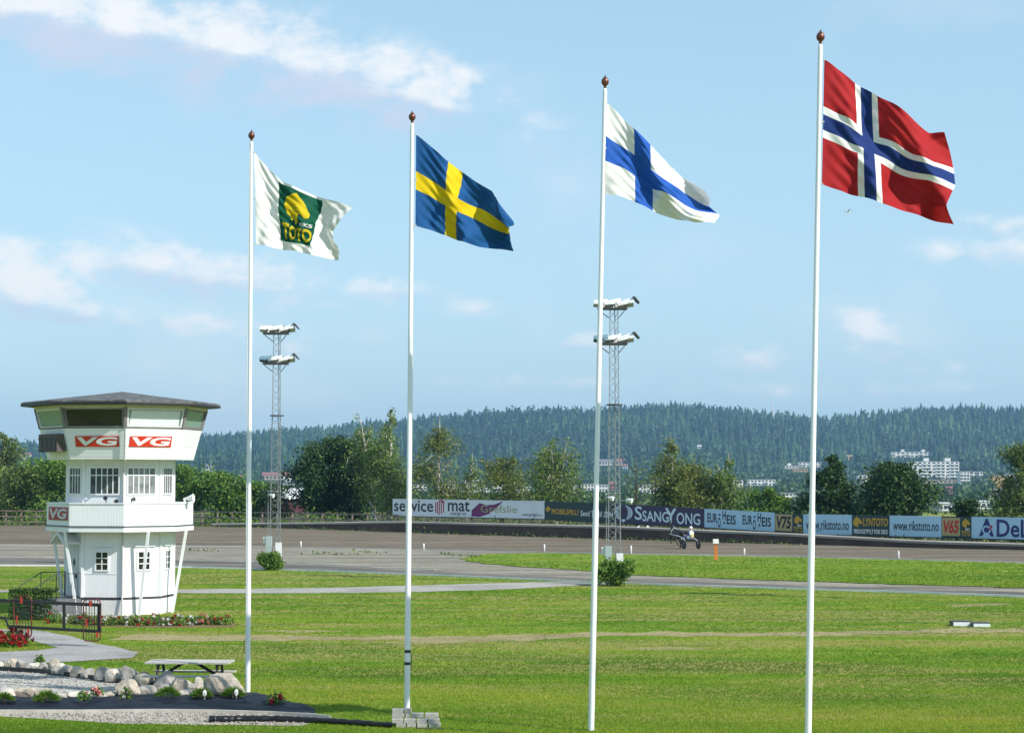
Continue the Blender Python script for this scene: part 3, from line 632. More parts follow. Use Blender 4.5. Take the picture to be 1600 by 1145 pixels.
# ================================================================== TRACK WALL, FENCE, BOARDS
BY_PX = [-500, 0, 300, 420, 600, 750, 900, 1100, 1250, 1420, 1600, 1900]
BY_Y = [gnd(x, pl([p[0] for p in TT], [p[1] for p in TT], x)).y for x in BY_PX]
def Yb(px): return pl(BY_PX, BY_Y, px)
def edge_pt(px, off=0.0, z=0.0): Y = Yb(px) + off; q = at(px, 800, Y); return Vector((q.x, Y, z))
scrub('fence_undergrowth', 'weedy undergrowth along the far side of the brown fence', [edge_pt(x, 4.5) for x in (-120, 0, 150, 300, 450, 600)], 1.8, 190, 'mid', .27, 4)
scrub('hoarding_undergrowth', 'leafy scrub growing behind the hoardings', [edge_pt(x, 5.5) for x in (600, 720, 830, 980, 1100, 1250, 1400, 1600, 1750)], 3.2, 110, 'olive', .24, 5)
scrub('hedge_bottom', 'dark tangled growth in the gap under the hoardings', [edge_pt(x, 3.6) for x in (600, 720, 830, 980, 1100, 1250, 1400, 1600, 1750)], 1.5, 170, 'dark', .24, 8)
scrub('wall_weeds', 'low yellow-green weeds at the foot of the track wall', [edge_pt(x, -.25, .02) for x in (300, 450, 640, 800, 950, 1100, 1250)], .40, 30, 'olive', .16, 6)
for k_, (pp_, h_, d_) in enumerate((([(285, 860), (345, 861)], .25, 14), ([(150, 858), (262, 861)], .2, 10), ([(470, 866), (560, 867)], .3, 12), ([(555, 862), (600, 865)], .25, 10), ([(690, 866), (745, 870)], .25, 12))):
    scrub('apron_weeds', 'patchy weeds sprouting on the gravel apron', [gnd(*q) for q in pp_], h_, d_, 'olive', .2, 30 + k_)
# retaining wall with a pale coping, height falling towards the near end
M_WALL = mat('dark_wall', (0.105, 0.070, 0.055), .9, .35, .6, .3, 6); M_COPE = mat('pale_coping', (0.31, 0.285, 0.245), .9, .2, .5)
wr = empty('track_wall', edge_pt(900)); tag(wr, 'low dark brown retaining wall with pale coping along the racetrack', 'wall')
wh = lambda px: pl([330, 480, 620, 950, 1250, 1450, 1650, 1900], [.12, .45, .84, .90, .60, .32, .24, .2], px)
xs_ = np.arange(330, 1901, 30); wb = MB(); cb = MB(); o_ = wr.location
for a, b in zip(xs_[:-1], xs_[1:]):
    p, q = edge_pt(a, .3) - o_, edge_pt(b, .3) - o_
    wb.add([p + Vector((0, 0, -.3)), q + Vector((0, 0, -.3)), q + Vector((0, 0, wh(b))), p + Vector((0, 0, wh(a))), p + Vector((0, 1.2, -.3)), q + Vector((0, 1.2, -.3)), q + Vector((0, 1.2, wh(b))), p + Vector((0, 1.2, wh(a)))],
           [(0, 1, 2, 3), (5, 4, 7, 6), (3, 2, 6, 7)])
    c0, c1 = wh(a) + .01, wh(b) + .01
    cb.add([p + Vector((0, -.12, c0)), q + Vector((0, -.12, c1)), q + Vector((0, -.12, c1 + .16)), p + Vector((0, -.12, c0 + .16)), p + Vector((0, 1.5, c0 + .22)), q + Vector((0, 1.5, c1 + .22)), p + Vector((0, 1.5, c0)), q + Vector((0, 1.5, c1))],
           [(0, 1, 2, 3), (3, 2, 5, 4), (1, 0, 6, 7), (7, 6, 4, 5)])
wb.build('face', M_WALL, wr); cb.build('coping', M_COPE, wr)
# brown timber fence
M_FENCE = mat('weathered_timber', (0.17, 0.115, 0.085), .9, .4, 1.5, .3, 12, col2=(0.30, 0.25, 0.21))
fr = empty('timber_fence', edge_pt(300, 2.2)); tag(fr, 'weathered brown post-and-rail fence along the track', 'fence')
fx = np.arange(-60, 640, 23.5); fo = fr.location
pm = MB().box((-.07, -.07, 0), (.07, .07, 1.62)).mesh('post'); pm.materials.append(M_FENCE)
for i, x in enumerate(fx):
    p = edge_pt(x, 2.2) - fo; o = bpy.data.objects.new('post', pm); COL.objects.link(o); o.parent = fr; o.location = p; o.rotation_euler = (0, random.uniform(-.03, .03), 0)
    if i < len(fx) - 1:
        q = edge_pt(fx[i + 1], 2.2) - fo
        for z in (.35, .98, 1.58): MB().bar(p + Vector((0, -.10, z + random.uniform(-.02, .02))), q + Vector((0, -.10, z + random.uniform(-.02, .02))), .05, .13).build('rail', M_FENCE, fr)
# hoardings
M_LB = mat('light_blue_panel', (0.40, 0.60, 0.74), .45, .08, .7); M_PW = mat('white_panel', (0.74, 0.78, 0.80), .45, .08, .7); M_NV = mat('navy_panel', (0.030, 0.022, 0.075), .4, .1, .7)
M_GN = mat('dark_green_panel', (0.010, 0.042, 0.040), .4, .1, .7); M_KT = mat('dull_gold_panel', (0.42, 0.33, 0.15), .5, .1, .7); M_BK = mat('black_print', (0.012, 0.012, 0.015), .5)
M_GD = mat('gold_print', (0.52, 0.30, 0.02), .5); M_WT = mat('white_print', (0.80, 0.80, 0.80), .5); M_DB = mat('navy_print', (0.020, 0.025, 0.16), .5); M_RD = mat('red_print', (0.45, 0.02, 0.02), .5)
M_PU = mat('purple_print', (0.16, 0.012, 0.12), .5); M_OL = mat('olive_print', (0.36, 0.38, 0.14), .5); M_TEAL = mat('dark_teal_print', (0.012, 0.05, 0.05), .5); M_SLV = mat('pale_blue_print', (0.60, 0.72, 0.80), .5)
M_POST = mat('hoarding_post', (0.10, 0.09, 0.085), .8, .2, 2)
BT_X = [613.5, 736, 850.7, 960, 1100.7, 1210.5, 1255, 1390, 1518, 1690]; BT_Y = [779, 780.8, 782.5, 786.4, 794.5, 800.7, 803, 805, 807, 810]; BB_Y = [805.5, 808, 810.5, 816.6, 823.4, 830.5, 834, 837, 840.3, 845]
class Board:
    def __init__(s, label, x0, x1, m, inset=0.0, group=None):
        Y0, Y1 = Yb(x0) + 2.6, Yb(x1) + 2.6; t0, t1 = pl(BT_X, BT_Y, x0), pl(BT_X, BT_Y, x1); b0, b1 = pl(BT_X, BB_Y, x0), pl(BT_X, BB_Y, x1)
        s.c = [at(x0, b0, Y0), at(x1, b1, Y1), at(x1, t1, Y1), at(x0, t0, Y0)]
        mid = (s.c[0] + s.c[1]) / 2; s.o = Vector((mid.x, mid.y, 0)); s.root = empty('advertising_board', s.o); tag(s.root, label, 'board', group)
        d = (s.c[1] - s.c[0]); d.z = 0; s.n = Vector((d.y, -d.x, 0)).normalized()
        P = [p - s.o for p in s.c]; bk = s.n * -.06
        MB().add(P + [p + bk for p in P], [(0, 1, 2, 3), (5, 4, 7, 6), (3, 2, 6, 7), (1, 0, 4, 5), (0, 3, 7, 4), (2, 1, 5, 6)]).build('panel', m, s.root)
        n = max(2, round(d.length / 1.75) + 1)
        for i in range(n):
            t = (i + .03) / (n - .94); p = P[0].lerp(P[1], t) - s.n * .14; MB().bar((p.x, p.y, -.1), (p.x, p.y, P[0].lerp(P[1], t).z + 1.2), .09).build('post', M_POST, s.root)
        p, q = P[0] - s.n * .10, P[1] - s.n * .10; MB().bar(p - Vector((0, 0, .03)), q - Vector((0, 0, .03)), .07, .09).build('bottom_rail', M_POST, s.root)
    def pt(s, u, v, k=1): return s.c[0].lerp(s.c[1], u).lerp(s.c[3].lerp(s.c[2], u), v) - s.o + s.n * .006 * k
    def poly(s, name, pts, m, k=1):
        tri = tessellate_polygon([[Vector((u, v, 0)) for u, v in pts]]); return MB().add([s.pt(u, v, k) for u, v in pts], [tuple(t) for t in tri]).build(name, m, s.root)
    def text(s, txt, box, m, bold=0.0, shear=0.0, k=2, name='lettering'):
        v, f = text_uv(txt, bold, shear); u0, v0, u1, v1 = box
        return MB().add([s.pt(u0 + (u1 - u0) * a, v0 + (v1 - v0) * b, k) for a, b in v], f).build(name, m, s.root)
    def rect(s, box, m, name='print_panel', k=1): u0, v0, u1, v1 = box; return s.poly(name, [(u0, v0), (u1, v0), (u1, v1), (u0, v1)], m, k)
def ell(cx, cy, rx, ry, a0=0, a1=360, n=24): return [(cx + rx * math.cos(R_(a0 + (a1 - a0) * i / n)), cy + ry * math.sin(R_(a0 + (a1 - a0) * i / n))) for i in range(n + 1)]
HORSE = [(.10, .20), (.02, .45), (.12, .72), (.30, .88), (.46, 1.0), (.55, .90), (.78, .74), (.98, .50), (1.0, .36), (.86, .30), (.70, .40), (.58, .34), (.60, .12), (.50, .0), (.42, .12), (.30, .06), (.26, .16)]
def horse(b, box, m, k=2): u0, v0, u1, v1 = box; b.poly('emblem', [(u0 + (u1 - u0) * x, v0 + (v1 - v0) * y) for x, y in HORSE], m, k)
b = Board('white hoarding reading service mat with a red striped emblem', 613.5, 736, M_PW)
b.text('service', (.02, .27, .53, .93), M_BK, .012); b.text('mat', (.715, .33, .985, .93), M_BK, .012); b.text('norge as', (.75, .05, .94, .26), M_BK)
for i, x in enumerate((.555, .578, .602, .627, .655)): b.rect((x, .12 + abs(i - 2) * .06, x + .012, .92 - abs(i - 2) * .05), M_RD if i < 4 else M_RD, 'stripe', 2)
b.poly('emblem', [(.60, .95), (.63, .98), (.655, .95), (.675, .84), (.66, .74), (.64, .86)], M_RD, 3)
b = Board('white hoarding reading Grefslie with a purple swoosh', 736, 850.7, M_PW)
b.poly('swoosh', [(0.005, .06), (.01, .42), (.12, .83), (.22, .72), (.33, .76), (.45, .96), (.36, .58), (.25, .22), (.12, .04)], M_PU, 1)
b.text('Grefslie', (.14, .30, .64, .72), M_OL, 0, 0, 3); b.text('www.grefslie.no', (.70, .12, .965, .30), M_BK, .008)
b = Board('dark green hoarding reading MOBILSPILL in gold', 850.7, 960, M_GN)
horse(b, (.02, .38, .10, .74), M_GD); b.text('MOBILSPILL!', (.105, .30, .50, .60), M_GD, .03, .15); b.text('Send TT til 2244', (.525, .27, .985, .57), M_WT, .012, .1)
b = Board('dark purple hoarding reading SSANGYONG with a winged ring emblem', 960, 1100.7, M_NV)
for sgn in (-1, 1):
    for (ra, rb) in ((1, .86), (.80, .68), (.62, .52)):
        o_a = [(.105 + sgn * math.cos(R_(t)) * .105 * ra, .56 + math.sin(R_(t)) * .40 * (.9 + .1 * ra)) for t in range(-62, 75, 8)]; i_a = [(.105 + sgn * math.cos(R_(t)) * .105 * rb, .56 + math.sin(R_(t)) * .40 * (.9 + .1 * rb)) for t in range(-62, 75, 8)]
        b.poly('emblem', o_a + i_a[::-1], M_SLV, 2)
b.poly('emblem', [(.08, .16), (.105, .04), (.13, .16), (.118, .22), (.092, .22)], M_SLV, 2)
b.text('S', (.235, .22, .318, .93), M_SLV, .014); b.text('SANG', (.322, .16, .615, .72), M_SLV, .014); b.text('Y', (.575, .02, .70, .92), M_SLV, .014, 0, 3); b.text('ONG', (.70, .10, .955, .72), M_SLV, .014)
for (x0, x1, lb) in ((1100.7, 1155.3, 'light blue hoarding reading EUROHEIS beside the dark purple one'), (1155.3, 1210.5, 'light blue hoarding reading EUROHEIS beside the V75 panel')):
    b = Board(lb, x0, x1, M_LB)
    b.text('EUR', (.09, .28, .37, .78), M_BK, .02); b.text('O', (.385, .04, .47, .58), M_BK, .02); b.text('H', (.52, .46, .62, .94), M_BK, .02); b.text('EIS', (.64, .24, .90, .74), M_BK, .02)
    b.poly('triangle', [(.39, .76), (.48, .76), (.435, .64)], M_DB, 2); b.poly('triangle', [(.53, .26), (.61, .26), (.57, .40)], M_BK, 2)
def vboard(label, x0, x1, txt, tm):
    b = Board(label, x0, x1, M_GN); b.rect((.02, .08, .62, .94), M_KT); b.text(txt, (.06, .20, .58, .84), tm, .035, .15)
    horse(b, (.68, .46, .96, .92), M_GD); b.text('TOTO', (.67, .08, .97, .34), M_GD, .03); b.text('RIKS', (.80, .36, .94, .46), M_WT, .02)
vboard('gold and dark green panel reading V75', 1210.5, 1255, 'V75', M_BK)
b = Board('light blue hoarding with a web address beside the V75 panel', 1255, 1331, M_LB); b.text('www.rikstoto.no', (.06, .24, .94, .74), M_BK, .01)
b = Board('dark green hoarding reading LYNTOTO with a gold horse head', 1331, 1390, M_GN)
horse(b, (.03, .38, .28, .94), M_GD); b.text('LYNTOTO', (.30, .46, .96, .86), M_GD, .03, .1); b.text('FERDIGSTFYLT FOR DEG!', (.06, .08, .95, .30), M_WT, .02)
b = Board('light blue hoarding with a web address beside the V65 panel', 1390, 1471, M_LB); b.text('www.rikstoto.no', (.07, .28, .95, .76), M_BK, .01)
vboard('gold and dark green panel reading V65 in red', 1471, 1518, 'V65', M_RD)
b = Board('light blue hoarding reading DeLaval with a navy triangle emblem', 1518, 1690, M_LB)
b.poly('emblem', [(.07, .10), (.135, .94), (.155, .90), (.21, .10), (.18, .10), (.165, .22), (.115, .22), (.10, .10)], M_DB, 2)
b.poly('emblem', ell(.142, .40, .040, .20), M_LB, 3); b.poly('emblem', ell(.142, .40, .026, .13), M_DB, 4); b.poly('emblem', [(.175, .38), (.20, .60), (.185, .62), (.165, .46)], M_RD, 4)
b.text('DeLaval', (.235, .08, .80, .90), M_DB, .02)
# long cable strung between the first hoardings and the tree
for k, (x, y0, y1) in enumerate(((592, 779, 779.5),)):
    MB().bar(at(592, 779, Yb(600) + 2.6), at(614, 779.4, Yb(613) + 2.6), .10, .08).build('top_rail', M_FENCE, bpy.data.objects['advertising_board'])
# white covers and parked van behind the purple board
wc = empty('white_cover', edge_pt(1003, 1.4)); tag(wc, 'white folding cover standing under the dark purple hoarding', 'cover')
for (x0, x1, x2, x3) in ((989, 999, 999, 995), (1007, 1012, 1022, 1010)):
    P = [at(x0, 827.5, Yb(1003) + 1.2), at(x2, 828.5, Yb(1003) + 1.2), at(x2, 823.5 if x0 < 1000 else 827, Yb(1003) + 1.3), at(x1, 820.5, Yb(1003) + 1.3)]
    P = [p - wc.location for p in P]; MB().add(P + [p + Vector((0, .25, 0)) for p in P], [(0, 1, 2, 3), (7, 6, 5, 4), (0, 3, 7, 4), (1, 0, 4, 5), (2, 1, 5, 6), (3, 2, 6, 7)]).build('flap', M_WHITEP, wc)
# ================================================================== CONTROL TOWER
def siding_mat(name, axis, pitch, strength=.5, col=(0.82, 0.83, 0.84)):
    m = bpy.data.materials.new(name); m.use_nodes = True; t = NT(m.node_tree); b = t.n['Principled BSDF']
    g = t.new('ShaderNodeTexCoord'); sp = t.new('ShaderNodeSeparateXYZ'); t.l.new(g.outputs['Object'], sp.inputs[0])
    if axis == 'z': c = sp.outputs[2]
    else: c = t.math('MULTIPLY', t.math('ARCTAN2', sp.outputs[0], sp.outputs[1]), 2.0)
    fr_ = t.math('FRACT', t.math('DIVIDE', c, pitch)); gro = t.ramp(t.math('ABSOLUTE', t.math('SUBTRACT', fr_, .5)), .40, .49)
    b.inputs['Roughness'].default_value = .55
    dirt = t.math('MULTIPLY', t.ramp(t.noise(g.outputs['Object'], 1.6, 5, .65), .5, .78), .25)
    cc = t.mix(dirt, (*col, 1), (.60, .59, .54, 1)); t.l.new(cc, b.inputs['Base Color'])
    bn = t.new('ShaderNodeBump'); bn.invert = True; bn.inputs['Strength'].default_value = strength; bn.inputs['Distance'].default_value = .03
    t.l.new(gro, bn.inputs['Height']); t.l.new(bn.outputs[0], b.inputs['Normal'])
    return m
M_SIDEV = siding_mat('white_vertical_boards', 'a', .105, .35); M_SIDEH = siding_mat('white_horizontal_boards', 'z', .135, .45)
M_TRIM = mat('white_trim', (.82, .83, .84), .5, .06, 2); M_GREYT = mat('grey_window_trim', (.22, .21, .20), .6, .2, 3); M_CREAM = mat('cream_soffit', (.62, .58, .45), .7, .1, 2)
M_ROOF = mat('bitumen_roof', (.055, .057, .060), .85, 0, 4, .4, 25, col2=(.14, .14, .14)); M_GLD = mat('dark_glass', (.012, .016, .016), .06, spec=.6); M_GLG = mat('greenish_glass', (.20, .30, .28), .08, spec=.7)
M_BLIND = mat('white_blind', (.76, .80, .84), .6, .05, 2); M_SKIRT = mat('white_plinth', (.78, .78, .76), .7, .12, 1.5, .2, 15); M_BLKM = mat('black_metal', (.016, .016, .017), .45, .2, 5); M_DKG = mat('dark_grey_metal', (.05, .05, .055), .6, .3, 5)
TY = 73.0; TC = Vector((at(188.4, 800, TY).x, TY, 0)); TROT = R_(14.0)
tw = empty('control_tower', TC); tag(tw, 'white octagonal wooden control tower with balcony and glazed top cabin', 'tower')
def ov(R, j, z): a = TROT + j * math.pi / 4; return Vector((R * math.sin(a), -R * math.cos(a), z))
def oct_loft(rings, cap0=False, cap1=False):
    b = MB(); v = []
    for R, z in rings: v += [ov(R, j, z) for j in range(8)]
    f = [(i * 8 + j, i * 8 + (j + 1) % 8, (i + 1) * 8 + (j + 1) % 8, (i + 1) * 8 + j) for i in range(len(rings) - 1) for j in range(8)]
    if cap0: f.append(tuple(range(8))[::-1])
    if cap1: f.append(tuple(range((len(rings) - 1) * 8, len(rings) * 8)))
    return b.add(v, f)
def fpt(k, R, s, z, out=0.0):
    """point on face k (0 = between the first two corners), s metres along it"""
    a = TROT + (k + .5) * math.pi / 4; n = Vector((math.sin(a), -math.cos(a), 0)); t = Vector((math.cos(a), math.sin(a), 0))
    return n * (R * math.cos(math.pi / 8) + out) + t * s + Vector((0, 0, z))
def fbox(b, k, R, s0, s1, z0, z1, o0, o1, R1=None, mi=0):
    R1 = R1 if R1 is not None else R
    q = [fpt(k, R, s0, z0, o0), fpt(k, R, s1, z0, o0), fpt(k, R1, s1, z1, o0), fpt(k, R1, s0, z1, o0), fpt(k, R, s0, z0, o1), fpt(k, R, s1, z0, o1), fpt(k, R1, s1, z1, o1), fpt(k, R1, s0, z1, o1)]
    return b.add(q, [(3, 2, 1, 0), (4, 5, 6, 7), (0, 1, 5, 4), (1, 2, 6, 5), (2, 3, 7, 6), (3, 0, 4, 7)], mi)
RW = 2.0
oct_loft([(2.01, -.2), (2.01, .58)]).build('plinth', M_SKIRT, tw)
oct_loft([(2.03, .60), (2.03, .66), (RW, .67)]).build('plinth_ledge', M_DKG, tw)
oct_loft([(RW, .60), (RW, 3.15)]).build('lower_wall', M_SIDEV, tw)
oct_loft([(1.98, 3.1), (1.98, 5.8)]).build('upper_wall', M_SIDEV, tw)
RB = 2.72
oct_loft([(RB + .03, 3.08), (RB + .03, 3.26)], True, True).build('balcony_floor', M_TRIM, tw)
oct_loft([(RB + .06, 3.265), (RB + .06, 3.30), (RB - .02, 3.301)]).build('balcony_flashing', M_DKG, tw)
oct_loft([(RB, 3.28), (RB, 4.10), (RB - .07, 4.10), (RB - .07, 3.28)]).build('balcony_parapet', siding_mat('white_parapet_boards', 'a', .075, .5), tw)
oct_loft([(RB + .03, 4.102), (RB + .03, 4.15), (RB - .10, 4.15), (RB - .10, 4.102)]).build('parapet_rail', M_TRIM, tw)
RC0, RC1, ZC0, ZC1 = 2.72, 3.02, 5.74, 6.87
oct_loft([(RC0, ZC0), (RC1, ZC1)], True, True).build('cabin_wall', M_SIDEH, tw)
oct_loft([(RC1 + .02, ZC1 + .005), (RC1 + .04, ZC1 + .06), (RC1 - .08, ZC1 + .065)]).build('cabin_sill', M_GREYT, tw)
RG0, RG1, ZG0, ZG1 = 3.0, 3.19, 6.90, 7.64
for j in range(8): MB().bar(ov(RG0, j, ZG0), ov(RG1, j, ZG1), .12, .12).build('corner_post', M_GREYT, tw)
oct_loft([(RG1 + .03, ZG1 - .04), (RG1 + .08, ZG1 + .14)]).build('cabin_frieze', M_CREAM, tw)
rf = oct_loft([(3.66, 7.72), (3.72, 7.74), (3.72, 7.86), (3.64, 7.90), (.02, 8.33)], True, True).build('roof', M_ROOF, tw)
oct_loft([(3.735, 7.73), (3.735, 7.80), (3.73, 7.81)]).build('drip_edge', M_BLKM, rf)
oct_loft([(2.6, 6.92), (2.6, 7.0)], True, True).build('cabin_floor', M_DKG, tw)
oct_loft([(1.4, 6.9), (1.4, 7.7)]).build('cabin_core', mat('dark_interior', (.03, .03, .028), .9), tw)
hw0, hw1 = RG0 * math.sin(math.pi / 8), RG1 * math.sin(math.pi / 8)
for k in range(8):
    kk_ = k if k < 4 else k - 8
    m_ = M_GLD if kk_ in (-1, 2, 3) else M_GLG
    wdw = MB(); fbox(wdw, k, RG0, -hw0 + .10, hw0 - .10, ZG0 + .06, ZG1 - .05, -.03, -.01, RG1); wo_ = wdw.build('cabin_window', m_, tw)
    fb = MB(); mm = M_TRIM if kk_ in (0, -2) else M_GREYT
    for (s0, s1, z0, z1) in ((-hw0 + .07, hw0 - .07, ZG0, ZG0 + .07), (-hw0 + .02, hw0 - .02, ZG1 - .09, ZG1 - .02)):
        r0 = lerp(RG0, RG1, (z0 - ZG0) / (ZG1 - ZG0)); r1 = lerp(RG0, RG1, (z1 - ZG0) / (ZG1 - ZG0)); fbox(fb, k, r0, s0, s1, z0, z1, -.04, .03, r1)
    for s in (-1, 1):
        c = [fpt(k, RG0, s * (hw0 - .09), ZG0, 0), fpt(k, RG1, s * (hw1 - .11), ZG1, 0)]; fb.bar(c[0], c[1], .07, .07)
    fb.build('frame', mm, wo_)
    if kk_ == 0:
        bb_ = MB(); fbox(bb_, k, RG0, -hw0 + .16, hw0 - .16, ZG0 + .09, ZG1 - .11, -.005, .004, RG1); bb_.build('blind', M_BLIND, wo_)
    if kk_ == -1:
        bb_ = MB(); fbox(bb_, k, RG0, -.25, .20, ZG0 + .07, ZG0 + .22, -.006, .006, RG0 + .05); bb_.build('monitor', M_BLKM, wo_)
# VG signs: red panel, white letters
M_VGR = mat('sign_red', (.62, .035, .012), .45, .08, 2); M_VGW = mat('sign_white', (.80, .80, .80), .45)
def vg(k, Ra, za, Rb, zb, s0, s1, z0, z1, out, red=M_VGR, white=M_VGW):
    rr = lambda z: lerp(Ra, Rb, (z - za) / (zb - za))
    sg = MB(); fbox(sg, k, rr(z0), s0, s1, z0, z1, out, out + .02, rr(z1)); so = sg.build('sign', red, tw)
    for (txt, a, b_) in (('VG', .04, .98),):
        v, f = text_uv(txt, .035, .12)
        MB().add([fpt(k, rr(lerp(z0, z1, .1 + .8 * y)), lerp(s0, s1, a + (b_ - a) * x), lerp(z0, z1, .1 + .8 * y), out + .026) for x, y in v], f).build('lettering', white, so)
vg(7, RC0, ZC0, RC1, ZC1, -.78, .88, 6.20, 6.59, .01); vg(0, RC0, ZC0, RC1, ZC1, -.93, .75, 6.20, 6.59, .01)
vg(6, RB, 3.2, RB, 4.1, -.80, .90, 3.50, 3.98, .01, mat('sign_red_shaded', (.34, .02, .02), .5), mat('sign_white_shaded', (.55, .56, .60), .5))  # same red and white sign, darkened in colour for the shade on this face
# louvred box on the shaded cabin side
lb_ = MB(); fbox(lb_, 6, 2.92, -.72, .95, 6.02, 6.68, -.05, .30, 2.94); lo_ = lb_.build('louvre_box', mat('box_brown', (.10, .08, .07), .7, .3, 3), tw)
for i in range(4):
    s_ = MB(); fbox(s_, 6, 2.92, -.66 + i * .385, -.66 + i * .385 + .34, 6.06, 6.48, .302, .315, 2.935); s_.build('slat', M_BLKM, lo_)
s_ = MB(); fbox(s_, 6, 2.92, -.73, .96, 6.50, 6.535, .302, .33, 2.93); s_.build('ledge', M_DKG, lo_)
# upper windows with muntins, small lower windows
def window(k, s0, s1, z0, z1, nv, hz, R=1.98, m=M_GLD, hood=False):
    g = MB(); fbox(g, k, R, s0, s1, z0, z1, -.02, .012); wo2 = g.build('window', m, tw)
    f = MB(); e = .055
    fbox(f, k, R, s0 - e, s1 + e, z0 - e, z0, .0, .045); fbox(f, k, R, s0 - e, s1 + e, z1, z1 + e, .0, .045)
    fbox(f, k, R, s0 - e, s0, z0, z1, .0, .043); fbox(f, k, R, s1, s1 + e, z0, z1, .0, .043)
    for i in range(1, nv): c = lerp(s0, s1, i / nv); fbox(f, k, R, c - .017, c + .017, z0, z1, .013, .034)
    for h in hz: c = lerp(z0, z1, h); fbox(f, k, R, s0, s1, c - .017, c + .017, .0135, .032)
    f.build('frame', M_TRIM, wo2)
    if hood: q = MB(); fbox(q, k, R, s0 - .22, s1 + .22, z1 + .20, z1 + .235, .0, .07); q.build('hood', M_TRIM, wo2)
M_GLM = mat('curtained_glass', (.10, .11, .105), .10, .6, 3.0, spec=.6, col2=(.03, .035, .035))
window(7, -.50, .58, 4.48, 5.42, 5, (.72,), m=M_GLM); window(0, -.58, .50, 4.48, 5.42, 5, (.72,), m=mat('pale_curtained_glass', (.26, .28, .27), .10, .5, 3.0, spec=.6, col2=(.12, .14, .14)))
window(1, -.50, .45, 4.48, 5.42, 4, (.72,), m=M_GLM); window(6, -.48, .50, 4.48, 5.42, 4, (.72,), m=M_GLM)
for k, s0, s1 in ((7, -.24, .20), (0, -.13, .31), (1, -.22, .22)): window(k, s0, s1, 1.68, 2.32, 2, (.333, .667), R=RW, hood=True)
for k in (7, 0, 1):
    q = MB(); fbox(q, k, RW, -.70, .70, 1.52, 1.54, .0, .012); q.build('batten', M_TRIM, tw)
for j in range(8): MB().bar(ov(RW + .01, j, .66), ov(RW + .01, j, 3.1), .09, .09).build('corner_board', M_TRIM, tw); MB().bar(ov(1.99, j, 4.0), ov(1.99, j, 5.74), .08, .08).build('corner_board', M_TRIM, tw)
MB().tube([ov(3.10, 0, 6.85), ov(2.80, 0, 5.72), ov(2.06, 0, 5.3), ov(2.06, 0, 4.1)], .032, 8).build('drain_pipe', mat('pipe_grey', (.5, .5, .48), .5), tw)
MB().tube([ov(2.07, 0, 3.1), ov(2.07, 0, .75), ov(2.16, 0, .05)], .032, 8).build('drain_pipe', MATS['pipe_grey'], tw)
# door with a small gabled hood on the shaded side
q = MB(); fbox(q, 6, RW, -.42, .42, .68, 2.55, .0, .04); do = q.build('door', mat('door_grey_white', (.62, .64, .66), .5, .1, 2), tw)
q = MB(); c = [fpt(6, RW, .10, 1.75, .045), fpt(6, RW, .22, 1.93, .045), fpt(6, RW, .10, 2.11, .045), fpt(6, RW, -.02, 1.93, .045)]; q.add(c, [(0, 1, 2, 3)]).build('pane', M_BLKM, do)
q = MB(); fbox(q, 6, RW, .30, .36, 1.35, 1.5, .04, .10); q.build('handle', M_DKG, do)
q = MB(); A0, A1, A2 = (-.62, 2.62), (0, 2.98), (.62, 2.62)
for p0, p1 in ((A0, A1), (A1, A2)):
    a = fpt(6, RW, p0[0], p0[1], 0); b_ = fpt(6, RW, p1[0], p1[1], 0); c = fpt(6, RW, p1[0], p1[1], .7); d = fpt(6, RW, p0[0], p0[1], .7); up = Vector((0, 0, .06))
    q.add([a, b_, c, d, a + up, b_ + up, c + up, d + up], [(3, 2, 1, 0), (4, 5, 6, 7), (0, 1, 5, 4), (1, 2, 6, 5), (2, 3, 7, 6), (3, 0, 4, 7)])
q.build('door_hood', M_TRIM, tw)
# struts under the balcony
for (a, a2, r0, r1, zb) in ((-100, -100, 2.55, 2.06, .0), (-50, -46, 2.62, 2.13, .0), (23, 20, 2.58, 2.06, .0), (68, 68, 2.62, 2.10, .0), (158, 158, 2.6, 2.1, 0), (-145, -145, 2.6, 2.1, 0)):
    t = R_(a + 11.6); t2 = R_(a2 + 11.6); MB().bar((r0 * math.sin(t), -r0 * math.cos(t), 3.09), (r1 * math.sin(t2), -r1 * math.cos(t2), zb), .10).build('strut', M_TRIM, tw)
# loudspeaker and spotlights on the balcony
MB().tube([ov(2.45, 1.55, 4.25), ov(2.45, 1.55, 4.25) + Vector((.12, -.02, .03)), ov(2.45, 1.55, 4.25) + Vector((.38, -.06, .06))], [.05, .06, .16], 14).bar(ov(2.55, 1.5, 4.1), ov(2.45, 1.55, 4.25), .04).build('horn_speaker', M_TRIM, tw)
for (k, s, z, m_) in ((7, .20, 4.30, M_BLKM), (7, .62, 4.18, M_BLKM), (0, -.55, 4.26, M_DKG)):
    MB().tube([fpt(k, 2.3, s, z, 0), fpt(k, 2.3, s + .03, z + .02, .13)], [.05, .085], 10).bar(fpt(k, 2.25, s, z - .16, 0), fpt(k, 2.3, s, z, 0), .03).build('spotlight', m_, tw)
